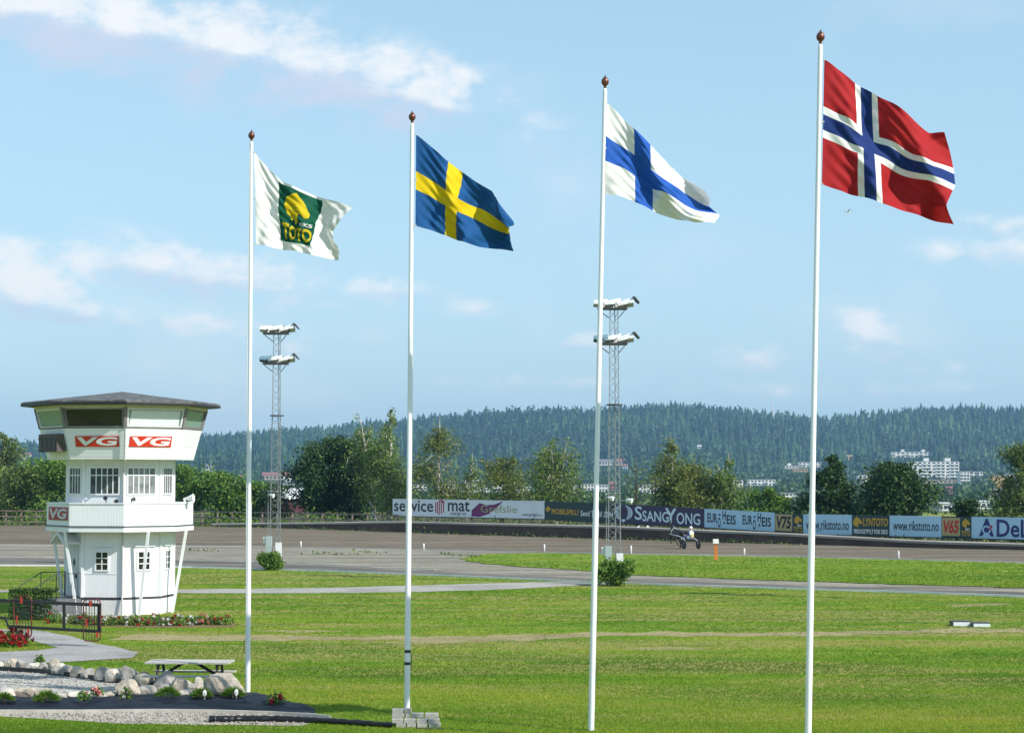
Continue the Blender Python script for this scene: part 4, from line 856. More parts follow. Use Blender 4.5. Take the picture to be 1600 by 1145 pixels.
# landing, steps and railing beside the door
st_ = empty('entrance_stairs', TC + fpt(6, RW, 0, 0, 0)); tag(st_, 'dark landing and steps with thin iron railing at the tower door', 'stairs')
def sp(s, o, z): return fpt(6, RW, s, z, o) - fpt(6, RW, 0, 0, 0)
def sbox(s0, s1, o0, o1, z0, z1):
    v = [sp(s0, o0, z0), sp(s1, o0, z0), sp(s1, o1, z0), sp(s0, o1, z0), sp(s0, o0, z1), sp(s1, o0, z1), sp(s1, o1, z1), sp(s0, o1, z1)]
    return MB().add(v, [(3, 2, 1, 0), (4, 5, 6, 7), (0, 1, 5, 4), (1, 2, 6, 5), (2, 3, 7, 6), (3, 0, 4, 7)])
sbox(-.75, .75, .03, 1.0, .0, .62).build('landing', mat('stair_concrete', (.16, .17, .18), .9, .3, 3, .3, 20), st_)
for i in range(3): sbox(-.75, .75, 1.001 + .28 * i, 1.28 + .28 * i, 0, .465 - .155 * i).build('step', MATS['stair_concrete'], st_)
for s in (-.72, .72):
    r_ = MB(); r_.bar(sp(s, .05, 1.55), sp(s, 1.0, 1.55), .03); r_.bar(sp(s, 1.0, 1.55), sp(s, 1.85, 1.05), .03); r_.bar(sp(s, .05, .72), sp(s, 1.0, .72), .02)
    for o in (.05, .99, 1.85): r_.bar(sp(s, o, 0), sp(s, o, 1.55 if o < 1.2 else 1.05), .03)
    for i in range(1, 8): r_.bar(sp(s, .05 + i * .118, .72), sp(s, .05 + i * .118, 1.55), .012)
    r_.build('railing', M_DKG, st_)

# ================================================================== FLAGPOLES AND FLAGS
M_POLE = mat('pole_white', (.80, .81, .82), .35, .05, .8, coat=.2); M_COPPER = mat('copper_ball', (.20, .075, .05), .35, .4, 20, metal=.6); M_ROPE = mat('rope', (.70, .70, .66), .8); M_BAND = mat('black_band', (.02, .02, .02), .6)
ONION = [(.012, -.10), (.03, -.09), (.035, -.05), (.03, -.02), (.06, .0), (.088, .04), (.092, .08), (.078, .12), (.045, .155), (.018, .18), (.004, .215)]
def flagpole(label, base_px, base_py, top_px, top_py, bands=()):
    g = gnd(base_px, base_py); t = at(top_px, top_py, g.y); H = (t - g).length; r = empty('flagpole', g); tag(r, label, 'flagpole', None)
    ax = (t - g).normalized(); r.rotation_euler = ax.to_track_quat('Z', 'Y').to_euler()
    zs = H * .335
    MB().lathe([(.062, -.15), (.062, .0), (.060, zs), (.051, zs + .05), (.043, H - .2), (.036, H - .14)], 20).build('pole', M_POLE, r, True)
    MB().lathe([(a * .85, z * .98) for a, z in ONION], 18, (0, 0, H - .07)).build('finial', M_COPPER, r, True)
    MB().tube([(.075, -.03, H - .35), (.095, -.05, H * .6), (.10, -.05, H * .3), (.085, -.03, 1.2)], .006, 4, False).build('rope', M_ROPE, r)
    MB().tube([(.08, -.06, 1.25), (.11, -.08, 1.2), (.11, -.08, .95), (.08, -.06, .92)], .008, 5).build('cleat', M_DKG, r)
    for z in bands: MB().lathe([(.061, z), (.068, z + .005), (.068, z + .06), (.061, z + .065)], 16).build('band', M_BAND, r)
    return g, t
P1 = flagpole('white flagpole flying the white and green flag', 387, 1081, 393, 212)
P2 = flagpole('white flagpole with two black bands and a blue-yellow flag', 636, 1113, 644, 183, (1.02, 1.28))
P3 = flagpole('white flagpole flying the white flag with a blue cross', 923.5, 1141, 945.5, 128)
P4 = flagpole('white flagpole flying the red flag with a blue-white cross', 1262, 1184, 1282, 58)
def cloth(name, c, c2=None):
    """woven flag cloth: a weave of fine bump and light passing through"""
    return mat(name, c, .75, .06, 2.0, .15, 60, trans=.20, spec=.2)
class Flag:
    def __init__(s, label, pole, top, bot, depth, amp, freq, phase, us, vs_, colour, mats, skew=.5, fly=((0, 0), (1, 0))):
        s.fly = fly
        s.Y = pole[0].y; s.top, s.bot, s.depth, s.amp, s.freq, s.ph, s.skew = top, bot, depth, amp, freq, phase, skew
        def cum(c):
            c = np.array(c, float); d = np.r_[0, np.cumsum(np.hypot(*np.diff(c, axis=0).T))]; return c, d / d[-1]
        s.tc, s.tt = cum(top); s.bc, s.bt = cum(bot)
        s.o = s.pos(0, 1); s.root = None
        def fine(br, n):
            o = []
            for a, b_ in zip(br[:-1], br[1:]): k = max(1, round((b_ - a) * n)); o += [a + (b_ - a) * i / k for i in range(k)]
            return np.array(o + [br[-1]])
        U, V = fine(us, 90), fine(vs_, 60); nu, nv = len(U), len(V)
        vv = [s.pos(u, v) - s.o for v in V for u in U]
        f = [(j * nu + i, (j + 1) * nu + i, (j + 1) * nu + i + 1, j * nu + i + 1) for j in range(nv - 1) for i in range(nu - 1)]
        me = bpy.data.meshes.new('flag'); me.from_pydata([tuple(v) for v in vv], [], f)
        for m_ in mats: me.materials.append(m_)
        me.polygons.foreach_set('material_index', [colour((U[i] + U[i + 1]) / 2, (V[j] + V[j + 1]) / 2) for j in range(nv - 1) for i in range(nu - 1)])
        me.polygons.foreach_set('use_smooth', [True] * len(f)); me.update()
        s.root = link('flag', me); s.root.location = s.o; tag(s.root, label, 'flag')
        for v in (0.004, .5, .996):                       # clips that hold the hoist to the pole
            q = s.pos(0, v); t = (q.z - pole[0].z) / (pole[1].z - pole[0].z); c = pole[0].lerp(pole[1], t)
            MB().bar(c - s.o, q - s.o + Vector((.02, 0, 0)), .018, .03).build('clip', M_ROPE, s.root)
    def pos(s, u, v):
        a = np.array([np.interp(u, s.tt, s.tc[:, k]) for k in (0, 1)]); b_ = np.array([np.interp(u, s.bt, s.bc[:, k]) for k in (0, 1)])
        p = a + (b_ - a) * v; p[0] += np.interp(v, [q[0] for q in s.fly], [q[1] for q in s.fly]) * u ** 4; Y = s.Y - .03 + s.depth * u
        e = u ** .75
        ph = s.freq * u - s.skew * v
        dy = s.amp * e * math.sin(2 * math.pi * (ph + s.ph)) + s.amp * .42 * e * math.sin(2 * math.pi * (1.9 * s.freq * u + .9 * v + s.ph * 2.3))
        dy += .055 * min(1, u * 3) * math.sin(2 * math.pi * (3.3 * u - 1.1 * v + s.ph * 1.7)); dy += .030 * min(1, u * 6) * math.sin(2 * math.pi * (5.2 * u + 2.3 * v + s.ph)) + .022 * min(1, u * 5) * (1 - u * .5) * math.sin(2 * math.pi * (7.5 * v - 5 * u))
        dz = .035 * e * math.sin(2 * math.pi * (2.2 * u + .8 * v + s.ph)) * (4 * v * (1 - v) + .25)
        q = at(p[0], p[1], Y); q.y += dy; q.z += dz; q.x += .35 * dy * u
        return q
    def decal(s, name, txt_v, txt_f, box, m, rot=0.0, off=.012):
        u0, v0, u1, v1 = box; bm = bmesh.new()
        vs2 = [bm.verts.new((x, y, 0)) for x, y in txt_v]
        for f in txt_f:
            try: bm.faces.new([vs2[i] for i in f])
            except ValueError: pass
        for k in range(1, 16):
            for no in ((1, 0, 0), (0, 1, 0)):
                bmesh.ops.bisect_plane(bm, geom=bm.verts[:] + bm.edges[:] + bm.faces[:], plane_co=(k / 16, k / 16, 0), plane_no=no)
        bm.verts.index_update(); out = []
        for p in bm.verts:
            u = u0 + (u1 - u0) * p.co.x; v = v0 + (v1 - v0) * (1 - p.co.y) + rot * (p.co.x - .5)
            q = s.pos(u, v); n = (s.pos(u + .01, v) - q).cross(s.pos(u, v + .01) - q).normalized()
            if n.y > 0: n = -n
            out.append(q + n * off - s.o)
        f = [tuple(v.index for v in fc.verts) for fc in bm.faces]; bm.free()
        return MB().add(out, f).build(name, m, s.root)
W_C = cloth('white_cloth', (.80, .80, .78)); G_C = cloth('green_cloth', (.003, .085, .048)); B_C = cloth('blue_cloth', (.010, .085, .260)); Y_C = cloth('yellow_cloth', (.70, .50, .005)); FB_C = cloth('bright_blue_cloth', (.020, .105, .45)); R_C = cloth('red_cloth', (.38, .015, .018)); NB_C = cloth('navy_cloth', (.012, .035, .170))
fl = Flag('white flag with a green square and yellow horse head', P1, [(397, 238), (418, 262), (440, 283), (470, 297), (500, 308), (530, 316), (557, 327)], [(400, 381), (430, 388), (456, 391), (480, 397), (505, 402), (523, 406)],
          .5, .20, 1.7, .15, [0, .30, .70, 1], [0, .04, .87, 1], lambda u, v: 1 if .30 < u < .70 and .04 < v < .87 else 0, [W_C, G_C], .55, ((0, 0), (.15, -6), (.42, -20), (.6, -14), (.75, -6), (1, 0)))
M_FY = cloth('yellow_print_cloth', (.62, .48, .01)); M_FW = W_C
hv = [(1 - x, y) for x, y in HORSE]; hv = HORSE
tri_ = [tuple(t) for t in tessellate_polygon([[Vector((x, y, 0)) for x, y in hv]])]
fl.decal('emblem', hv, tri_, (.36, .09, .63, .56), M_FY)
v_, f_ = text_uv('TOTO', .03, 0); fl.decal('lettering', v_, f_, (.335, .60, .685, .83), M_FY); v_, f_ = text_uv('RIKS', .02, 0); fl.decal('lettering', v_, f_, (.55, .50, .68, .565), W_C)
def nordic(us, vs_, inner=None):
    def c(u, v):
        if inner and (inner[0] < u < inner[1] or inner[2] < v < inner[3]): return 2
        return 1 if us[0] < u < us[1] or vs_[0] < v < vs_[1] else 0
    return c
Flag('blue flag with a yellow cross', P2, [(650, 210), (672, 228), (693, 247), (716, 264), (745, 284), (770, 298), (790, 314), (809, 343)], [(649, 353), (672, 359), (695, 367), (720, 378), (750, 386), (775, 389), (795, 390)],
     .7, .30, 1.5, .55, [0, .3125, .4375, 1], [0, .4, .6, 1], nordic((.3125, .4375), (.4, .6)), [B_C, Y_C], .7, ((0, -12), (.12, -6), (.25, -8), (.4, 2), (.6, 4), (1, 0)))
Flag('white flag with a blue cross', P3, [(948, 160), (968, 179), (988, 200), (1015, 226), (1040, 250), (1065, 276), (1090, 290), (1112, 302)], [(943, 303), (968, 307), (990, 314), (1023, 331), (1060, 343), (1090, 350), (1119, 350)],
     .8, .28, 1.35, .35, [0, 5 / 18, 8 / 18, 1], [0, 4 / 11, 7 / 11, 1], nordic((5 / 18, 8 / 18), (4 / 11, 7 / 11)), [W_C, FB_C], .8, ((0, -4), (.2, 0), (.35, -8), (.7, 2), (1, 0)))
Flag('red flag with a white-edged blue cross', P4, [(1288, 93), (1315, 112), (1345, 134), (1380, 155), (1415, 178), (1450, 203), (1475, 206)], [(1284, 288), (1315, 298), (1345, 308), (1380, 320), (1420, 331), (1460, 343), (1494, 354)],
     .7, .30, 1.6, .80, [0, 6 / 22, 7 / 22, 9 / 22, 10 / 22, 1], [0, 6 / 16, 7 / 16, 9 / 16, 10 / 16, 1], nordic((6 / 22, 10 / 22), (6 / 16, 10 / 16), (7 / 22, 9 / 22, 7 / 16, 9 / 16)), [R_C, W_C, NB_C], .75, ((0, 0), (.3, 3), (.57, 6), (.8, -7), (.9, -4), (1, 0)))

# ================================================================== FLOODLIGHT MASTS
M_GALV = mat('galvanised', (.30, .32, .33), .5, .2, 3, metal=.4); M_HOOD = mat('lamp_hood_white', (.80, .80, .78), .5, .08, 3); M_HOODB = mat('lamp_hood_blue', (.16, .27, .33), .5, .1, 3); M_LGL = mat('lamp_glass', (.25, .27, .27), .15)
def mast(label, X, Y, H, bush=True, junk=True):
    r = empty('floodlight_mast', (X, Y, 0)); tag(r, label, 'light mast')
    w0, w1, zj = .30, .215, H * .64
    def leg(a, z): w_ = (lerp(.36, .33, z / zj) if z < zj else lerp(.265, .22, (z - zj) / (H - zj))); t = R_(a); return Vector((w_ * math.cos(t), w_ * math.sin(t), z))
    L = MB(); A3 = (200, 320, 80)
    for a in A3:
        L.bar(leg(a, -.2), leg(a, zj), .045); L.bar(leg(a, zj + .01), leg(a, H), .038)
    L.build('leg', M_GALV, r); br = MB(); n = 40
    for i in range(n):
        z0, z1 = H * i / n, H * (i + 1) / n
        for k in range(3):
            a, b_ = A3[k], A3[(k + 1) % 3]; br.bar(leg(a, z0), leg(b_, z1), .016) if i % 2 else br.bar(leg(b_, z0), leg(a, z1), .016)
    br.build('bracing', M_GALV, r)
    MB().lathe([(.40, zj - .03), (.40, zj + .03)], 12).build('joint_ring', M_DKG, r)
    for hi, zc in enumerate((H - .15, H - 1.85)):
        hd = MB(); hd.box((-.80, -.32, zc - .10), (.62, .32, zc - .02)); hd.bar((-.72, 0, zc - .14), (-.25, 0, zc - .5), .04); hd.bar((.5, 0, zc - .14), (.2, 0, zc - .5), .04); ho = hd.build('platform', M_DKG, r)
        for j, (xc, sc, tl) in enumerate(((-.66, .86, -.10), (-.06, 1.0, .10), (.56, 1.05, .28))):
            # floodlight: flared trough with a hood, opening away towards the track
            u = MB(); n2 = 8; ln = .78 * sc; ca, sa = math.cos(tl), math.sin(tl)
            for e, (xx, rr) in enumerate(((-.5 * ln, .20), (-.1 * ln, .25), (.5 * ln, .30))):
                for k in range(n2 + 1):
                    t = R_(-25 + 200 * k / n2); yy, zz = rr * math.cos(t) * 1.25, rr * math.sin(t) * 1.05
                    u.v.append((xc + xx * ca - zz * sa * .5, yy, zc + .12 + zz + xx * sa * .75))
            for e in range(2):
                for k in range(n2): u.f.append((e * (n2 + 1) + k, e * (n2 + 1) + k + 1, (e + 1) * (n2 + 1) + k + 1, (e + 1) * (n2 + 1) + k)); u.mi.append(0)
            u.f.append(tuple(range(n2 + 1))[::-1]); u.mi.append(0)
            fo2 = u.build('floodlight', M_HOODB if (hi == 1 and j == 0) else M_HOOD, ho)
            MB().add([(xc + .42 * ln * ca, -.30, zc + .02), (xc + .42 * ln * ca, .30, zc + .02), (xc + .36 * ln, .27, zc + .36), (xc + .36 * ln, -.27, zc + .36)], [(0, 1, 2, 3)]).build('lamp_glass', M_LGL, fo2) if False else None
            MB().bar((xc - .1, -.34, zc - .05), (xc + .16, -.30, zc + .22), .09, .03).bar((xc - .05, .34, zc - .05), (xc + .1, .30, zc + .2), .09, .03).build('bracket', M_DKG, ho)
        MB().add([(.86, -.36, zc + .50), (.98, -.36, zc + .52), (1.22, -.36, zc + .22), (1.16, -.36, zc + .20), (.86, .36, zc + .50), (.98, .36, zc + .52), (1.22, .36, zc + .22), (1.16, .36, zc + .20)],
                 [(0, 1, 2, 3), (7, 6, 5, 4), (0, 4, 5, 1), (1, 5, 6, 2), (2, 6, 7, 3), (3, 7, 4, 0)]).build('visor', M_DKG, ho)
    if junk:
        MB().box((-.50, -.62, .60), (-.18, -.30, 1.85)).build('switch_box', mat('cabinet_green', (.38, .46, .44), .5, .1, 3), r); MB().box((-.66, -.5, 1.45), (-.505, -.28, 1.80)).build('switch_box', M_HOOD, r)
        MB().box((.04, -.62, .75), (.36, -.36, 1.50)).build('switch_box', M_HOOD, r); MB().bar((-.42, -.3, 0), (-.42, -.3, 4.35), .035).bar((-.42, -.3, 4.35), (.3, -.3, 4.35), .035).bar((.3, -.2, 4.0), (.95, -.2, 4.05), .035).build('bracket_frame', M_GALV, r)
        for q in ((-.35, -.35, 4.15), (.55, -.2, 4.05)): MB().tube([Vector(q), Vector(q) + Vector((.10, -.05, -.02)), Vector(q) + Vector((.26, -.12, -.06))], [.04, .07, .12], 10).build('spotlight', M_HOOD, r)
    return r
m1 = gnd(431, 889); m2 = gnd(961, 913); mast('lattice floodlight mast between the control tower and the birches', m1.x, m1.y, 13.4); mast('lattice floodlight mast rising beside the purple hoarding', m2.x, m2.y, 13.4)
m3 = m2 + (m2 - m1); mast('lattice floodlight mast at the far end of the row', m3.x, m3.y, 13.4, junk=False)
def shrub(name, label, c, rx, ry, h, n, kind, leaf=.1, seed=1, group=None, flat=False, cat='shrub'):
    rs = np.random.default_rng(seed); r = empty(name, c); tag(r, label, cat, group)
    d = rs.normal(size=(n, 3)); d /= np.linalg.norm(d, axis=1)[:, None]; d[:, 2] = np.abs(d[:, 2])
    lump = 1 + .18 * np.sin(d[:, 0] * 5 + seed) * np.sin(d[:, 1] * 6 + d[:, 2] * 4)
    rad = (rs.random(n) ** .25 * lump)[:, None]; P = d * rad * np.array([rx, ry, h])
    if not flat and rx > .5:
        cs = np.stack([rs.uniform(-.62, .62, 9) * rx, rs.uniform(-.6, .4, 9) * ry, rs.uniform(.22, .72, 9) * h], -1); cr = rs.uniform(.30, .52, 9) * rx; ci = rs.integers(0, 9, n); d2 = rs.normal(size=(n, 3)); d2 /= np.linalg.norm(d2, axis=1)[:, None]
        P = cs[ci] + d2 * (cr[ci] * rs.random(n) ** .35 * rs.uniform(.8, 1.25, n))[:, None]; P[:, 2] = np.abs(P[:, 2])
    if flat: P = np.stack([rs.uniform(-rx, rx, n), rs.uniform(-ry, ry, n), rs.uniform(0, h, n)], -1); s_ = rs.random(n); P[:, 2] = np.where(s_ < .5, h + rs.normal(size=n) * .03, P[:, 2]); P[:, 1] = np.where(s_ > .65, -ry + rs.normal(size=n) * .03, P[:, 1])
    V, Fq = leaf_quads(P, np.full(n, leaf), rs); link('foliage', np_mesh('foliage', V, Fq, np.repeat(rs.random(n), 4)), LM[kind], r)
    b = MB()
    for i in range(7): a = rs.uniform(0, 6.28); b.tube([(0, 0, -.05), (math.cos(a) * rx * .3, math.sin(a) * ry * .3, h * .5), (math.cos(a) * rx * .6, math.sin(a) * ry * .6, h * .8)], [.03, .02, .008], 4, False)
    b.build('stem', M_BARK, r); return r
shrub('mast_shrub', 'rounded green shrub at the foot of the mast by the tower', m1 + Vector((-.1, -1.0, 0)), 1.0, .8, 1.10, 5000, 'mid', .13, 5)
shrub('mast_shrub', 'rounded green shrub at the foot of the mast by the purple hoarding', m2 + Vector((.0, -1.0, 0)), 1.12, .85, 1.22, 6500, 'mid', .13, 6)
# ================================================================== TROTTING HORSE, SULKY AND DRIVER
def skin_body(name, chains, mats, pick, parent=None, sub=2):
    """one continuous body grown round a jointed skeleton; chains = lists of (x,y,z,r), chains[1:] start on an earlier joint"""
    vs2, es, rd = [], [], []
    def find(p):
        for i, q in enumerate(vs2):
            if (Vector(q) - Vector(p)).length < 1e-4: return i
        vs2.append(tuple(p)); return len(vs2) - 1
    for ch in chains:
        prev = None
        for (x, y, z, r) in ch:
            n0 = len(vs2); i = find((x, y, z))
            if i == n0: rd.append(r)
            if prev is not None and prev != i: es.append((prev, i))
            prev = i
    me = bpy.data.meshes.new(name); me.from_pydata(vs2, es, []); o = bpy.data.objects.new(name, me); COL.objects.link(o)
    md = o.modifiers.new('skin', 'SKIN'); md.use_smooth_shade = True; md.branch_smoothing = .4; o.modifiers.new('sub', 'SUBSURF').levels = sub
    for i, sv in enumerate(me.skin_vertices[0].data): rr = rd[i]; sv.radius = rr if isinstance(rr, tuple) else (rr, rr); sv.use_root = (i == 0)
    dg = bpy.context.evaluated_depsgraph_get(); nm = bpy.data.meshes.new_from_object(o.evaluated_get(dg)); bpy.data.objects.remove(o)
    nm.materials.clear()
    for m_ in mats: nm.materials.append(m_)
    nm.polygons.foreach_set('material_index', [pick(p.center) for p in nm.polygons]); nm.polygons.foreach_set('use_smooth', [True] * len(nm.polygons))
    o2 = bpy.data.objects.new(name, nm); COL.objects.link(o2)
    if parent: o2.parent = parent
    return o2
S0 = gnd(1080, 858); HEAD = math.atan2(.92, -.39)            # heading: away and to the side
M_HORSE = mat('dark_bay_coat', (.020, .013, .010), .45, .3, 4); M_SKIN = mat('skin', (.50, .28, .20), .6); M_SUITW = mat('suit_white', (.78, .78, .78), .6, .05, 6); M_SUITB = mat('suit_blue', (.025, .045, .28), .6)
# horse in its own frame: +x forward
hx = 2.15
def leg(x, y, pts): return [(x, y, 1.02, .12)] + [(x + a, y, z, r) for a, z, r in pts]
chains = [[(-.62, 0, 1.22, .27), (-.25, 0, 1.16, .30), (.20, 0, 1.14, .30), (.55, 0, 1.22, .26), (.82, 0, 1.48, .17), (1.02, 0, 1.78, .12), (1.16, 0, 1.86, .11), (1.40, 0, 1.68, .075), (1.52, 0, 1.58, .055)],
          [(-.62, 0, 1.22, .27), (-.80, 0, 1.20, .10), (-.98, 0, 1.02, .07), (-1.06, 0, .70, .05), (-1.05, 0, .52, .02)],
          [(-.62, 0, 1.22, .27), (-.62, .14, .95, .15), (-.48, .15, .74, .09), (-.74, .15, .50, .055), (-.80, .15, .22, .042), (-.92, .15, .08, .05)],
          [(-.62, 0, 1.22, .27), (-.58, -.14, .95, .15), (-.30, -.15, .76, .09), (-.38, -.15, .48, .055), (-.24, -.15, .20, .042), (-.12, -.15, .05, .05)],
          [(.55, 0, 1.22, .26), (.55, .13, .92, .12), (.78, .14, .72, .07), (.72, .14, .44, .045), (.62, .14, .34, .05)],
          [(.55, 0, 1.22, .26), (.50, -.13, .90, .12), (.40, -.14, .58, .065), (.20, -.14, .32, .042), (.06, -.14, .18, .05)],
          [(1.02, 0, 1.78, .12), (1.02, .06, 1.96, .025), (1.03, .07, 2.03, .010)], [(1.16, 0, 1.86, .11), (1.10, -.06, 1.97, .025), (1.11, -.07, 2.04, .010)]]
hr = empty('trotting_horse', S0 + Vector((math.cos(HEAD) * hx, math.sin(HEAD) * hx, 0)), HEAD); tag(hr, 'dark bay horse trotting in harness on the racetrack', 'horse')
skin_body('body', chains, [M_HORSE], lambda c: 0, hr)
mn = MB()
for i in range(9): t = i / 8; mn.bar((.62 + .42 * t, 0, 1.62 + .32 * t), (.56 + .42 * t, .05, 1.48 + .32 * t), .05, .03)
mn.build('mane', M_BLKM, hr)
h2 = MB(); h2.tube([(.30, math.cos(a) * .315, 1.15 + math.sin(a) * .315) for a in np.linspace(0, 2 * math.pi, 17)], .022, 5, False); h2.bar((.30, 0, 1.46), (.95, .0, 1.78), .02); h2.build('harness', mat('white_harness', (.6, .6, .58), .6), hr)
# sulky
sr = empty('racing_sulky', S0, HEAD); tag(sr, 'two-wheeled racing sulky with dark disc wheels behind the horse', 'sulky')
M_TYRE = mat('tyre_black', (.015, .015, .016), .7); M_DISC = mat('wheel_disc', (.03, .03, .035), .35); M_SHAFT = mat('shaft_white', (.70, .70, .74), .4)
for s in (-1, 1):
    wp = Vector((0, s * .58, .34)); w_ = MB()
    w_.tube([wp + Vector((math.cos(a) * .31, 0, math.sin(a) * .31)) for a in np.linspace(0, 2 * math.pi, 29)], .03, 6, False); wo3 = w_.build('wheel', M_TYRE, sr, True)
    d_ = MB(); n = 24
    for sd in (-1, 1): d_.add([wp + Vector((0, sd * .03, 0))] + [wp + Vector((math.cos(2 * math.pi * k / n) * .29, sd * .008, math.sin(2 * math.pi * k / n) * .29)) for k in range(n)], [(0, k + 1, (k + 1) % n + 1) for k in range(n)])
    d_.build('disc', M_DISC, wo3)
    MB().tube([(0, s * .58, .34), (.0, s * .50, .62), (.4, s * .42, .80), (1.2, s * .36, .92), (2.3, s * .34, 1.02), (2.75, s * .30, 1.05)], .028, 6).build('shaft', M_SHAFT, sr)
MB().tube([(0, -.55, .60), (0, .55, .60)], .025, 6).box((-.20, -.20, .62), (.14, .20, .68)).bar((0, 0, .60), (.02, 0, .64), .06).build('seat', M_BLKM, sr)
# driver
drv = empty('driver', S0 + Vector((0, 0, .68)), HEAD); tag(drv, 'driver in white and blue racing suit and white helmet holding the reins', 'person')
ch = [[(-.02, 0, .10, .15), (-.06, 0, .30, .15), (-.04, 0, .50, .17), (.0, 0, .62, .08), (.03, 0, .72, .085), (.05, 0, .82, .095)],
      [(-.02, 0, .10, .15), (.10, .11, .10, .10), (.45, .22, .22, .075), (.78, .28, .06, .055), (.90, .28, .02, .045), (.98, .28, .12, .035)],
      [(-.02, 0, .10, .15), (.10, -.11, .10, .10), (.45, -.22, .22, .075), (.78, -.28, .06, .055), (.90, -.28, .02, .045), (.98, -.28, .12, .035)],
      [(-.04, 0, .50, .17), (-.03, .19, .54, .065), (.10, .25, .32, .05), (.36, .14, .34, .036), (.45, .12, .36, .03)],
      [(-.04, 0, .50, .17), (-.03, -.19, .54, .065), (.10, -.25, .32, .05), (.36, -.14, .34, .036), (.45, -.12, .36, .03)]]
skin_body('body', ch, [M_SUITW, M_SUITB, M_SKIN], lambda c: 2 if (c.z > .68 or (c.x > .40 and abs(c.y) < .16 and c.z > .3)) else (1 if (abs(c.y) > .17 and c.z > .3 and c.x < .2) or (c.z < .06 and c.x < .2) or (c.x > .25 and c.x < .5 and c.z < .3) else 0), drv)
MB().lathe([(.125, .0), (.13, .05), (.115, .12), (.07, .17), (.01, .185)], 14, (.04, 0, .80)).bar((.12, -.07, .83), (.19, -.06, .81), .02, .10).build('helmet', M_SUITW, drv, True)
MB().box((-.235, -.09, .22), (-.20, .09, .44)).build('number_cloth', mat('number_yellow', (.70, .55, .15), .6), drv)
rn = MB()
for s in (-1, 1): rn.tube([(.46, s * .12, .36), (1.6, s * .2, .60), (hx + 1.3, s * .10, .95)], .007, 4, False)
rn.build('reins', M_BLKM, drv)

# ================================================================== MARKERS ON THE TRACK AND LAWN
M_ORANGE = mat('orange_paint', (.62, .19, .03), .5, .15, 4)
g = gnd(1118.5, 875.5); r = empty('distance_post', g); tag(r, 'orange marker post with a white cap on the grass island', 'post')
MB().box((-.10, -.08, -.05), (.10, .08, 1.05)).build('post', M_ORANGE, r); MB().box((-.17, -.14, 1.051), (.17, .14, 1.33)).build('cap', M_WHITEP, r); MB().box((-.17, -.13, -.05), (.17, .13, .07)).build('foot', M_ORANGE, r)
pmesh = MB().lathe([(.06, -.05), (.06, .40), (.045, .45), (.02, .46)], 10).mesh('marker_peg'); pmesh.materials.append(M_WHITEP)
pmesh.polygons.foreach_set('use_smooth', [True] * len(pmesh.polygons))
for k, (x, y) in enumerate(((662, 859.5), (850.5, 862), (986, 865.5), (1163, 868), (1404, 873.5), (212, 853), (470, 855.5))):
    o = bpy.data.objects.new('marker_peg', pmesh); COL.objects.link(o); o.location = gnd(x, y); o.scale = (1, 1, 1.05 + .1 * (k % 3)); tag(o, 'short white peg marking the inner edge of the racetrack', 'peg', 'white pegs along the racetrack')
for k, (x0, x1, yb) in enumerate(((1489, 1515, 977.5), (1520.5, 1546, 978.5))):
    g = gnd((x0 + x1) / 2, yb); W = (x1 - x0) * g.y / F_PX; r = empty('flower_trough', g, R_(-1)); tag(r, 'white lidded trough on the lawn, ' + ('the taller one' if k == 0 else 'the flatter one'), 'trough')
    hh = .13 if k == 0 else .10
    MB().box((-W / 2, -.12, -.03), (W / 2, .28, hh)).build('body', M_PW, r); MB().box((-W / 2 - .03, -.02, hh + .002), (W / 2 + .02, .33, hh + .04)).build('lid', M_DKG, r); MB().box((-W / 2 - .05, -.13, -.03), (-W / 2 - .002, .3, hh + .02)).build('end_plate', M_DKG, r)
# gull in the air
gp = at(1325, 331, 160); r = empty('gull', gp, R_(200)); tag(r, 'small white gull gliding in the sky beside the red flag', 'bird')
M_GULL = mat('gull_white', (.8, .8, .8), .6)
bb = MB(); bb.tube([(-.22, 0, 0), (-.12, 0, .01), (.05, 0, .02), (.16, 0, .03), (.22, 0, .03), (.27, 0, .02)], [.012, .045, .06, .04, .035, .006], 8).build('body', M_GULL, r, True)
for s in (-1, 1):
    MB().add([(.10, s * .04, .03), (-.06, s * .04, .03), (-.04, s * .30, .10), (.13, s * .28, .11), (-.10, s * .62, .07), (-.02, s * .60, .08), (.10, s * .04, .045), (-.06, s * .04, .035), (-.04, s * .30, .105), (.13, s * .28, .125)],
             [(0, 1, 2, 3), (3, 2, 4, 5), (6, 9, 8, 7), (9, 5, 4, 8)]).build('wing', M_GULL, r)
MB().add([(-.20, -.02, 0), (-.20, .02, 0), (-.34, .06, .0), (-.34, -.06, .0), (-.2, 0, .015)], [(0, 1, 2, 3), (0, 4, 3), (1, 2, 4)]).build('tail', M_GULL, r)

# ================================================================== GARDEN BY THE FLAGPOLE
def boulder_mesh(w_, d_, h_, seed, sub=3):
    bm = bmesh.new(); bmesh.ops.create_icosphere(bm, subdivisions=sub, radius=1.0); r = random.Random(seed); off = Vector((r.uniform(0, 50), r.uniform(0, 50), r.uniform(0, 50)))
    planes = [(Vector((r.gauss(0, 1), r.gauss(0, 1), r.gauss(.25, .7))).normalized(), r.uniform(.62, .92)) for _ in range(11)]
    for v in bm.verts:
        p = v.co.normalized(); rad = (abs(p.x) ** 4 + abs(p.y) ** 4 + abs(p.z) ** 4) ** -.25 * .93
        for n, d in planes:
            q = p.dot(n)
            if q > 1e-3: rad = min(rad, d / q)
        rad += .06 * mnoise.noise(p * 1.6 + off) + .035 * mnoise.noise(p * 5 + off)
        v.co = Vector((p.x * rad * w_ * .56, p.y * rad * d_ * .56, max(-.22 * h_, p.z * rad * h_ * .62) + h_ * .40))
    me = bpy.data.meshes.new('boulder'); bm.to_mesh(me); bm.free(); return me
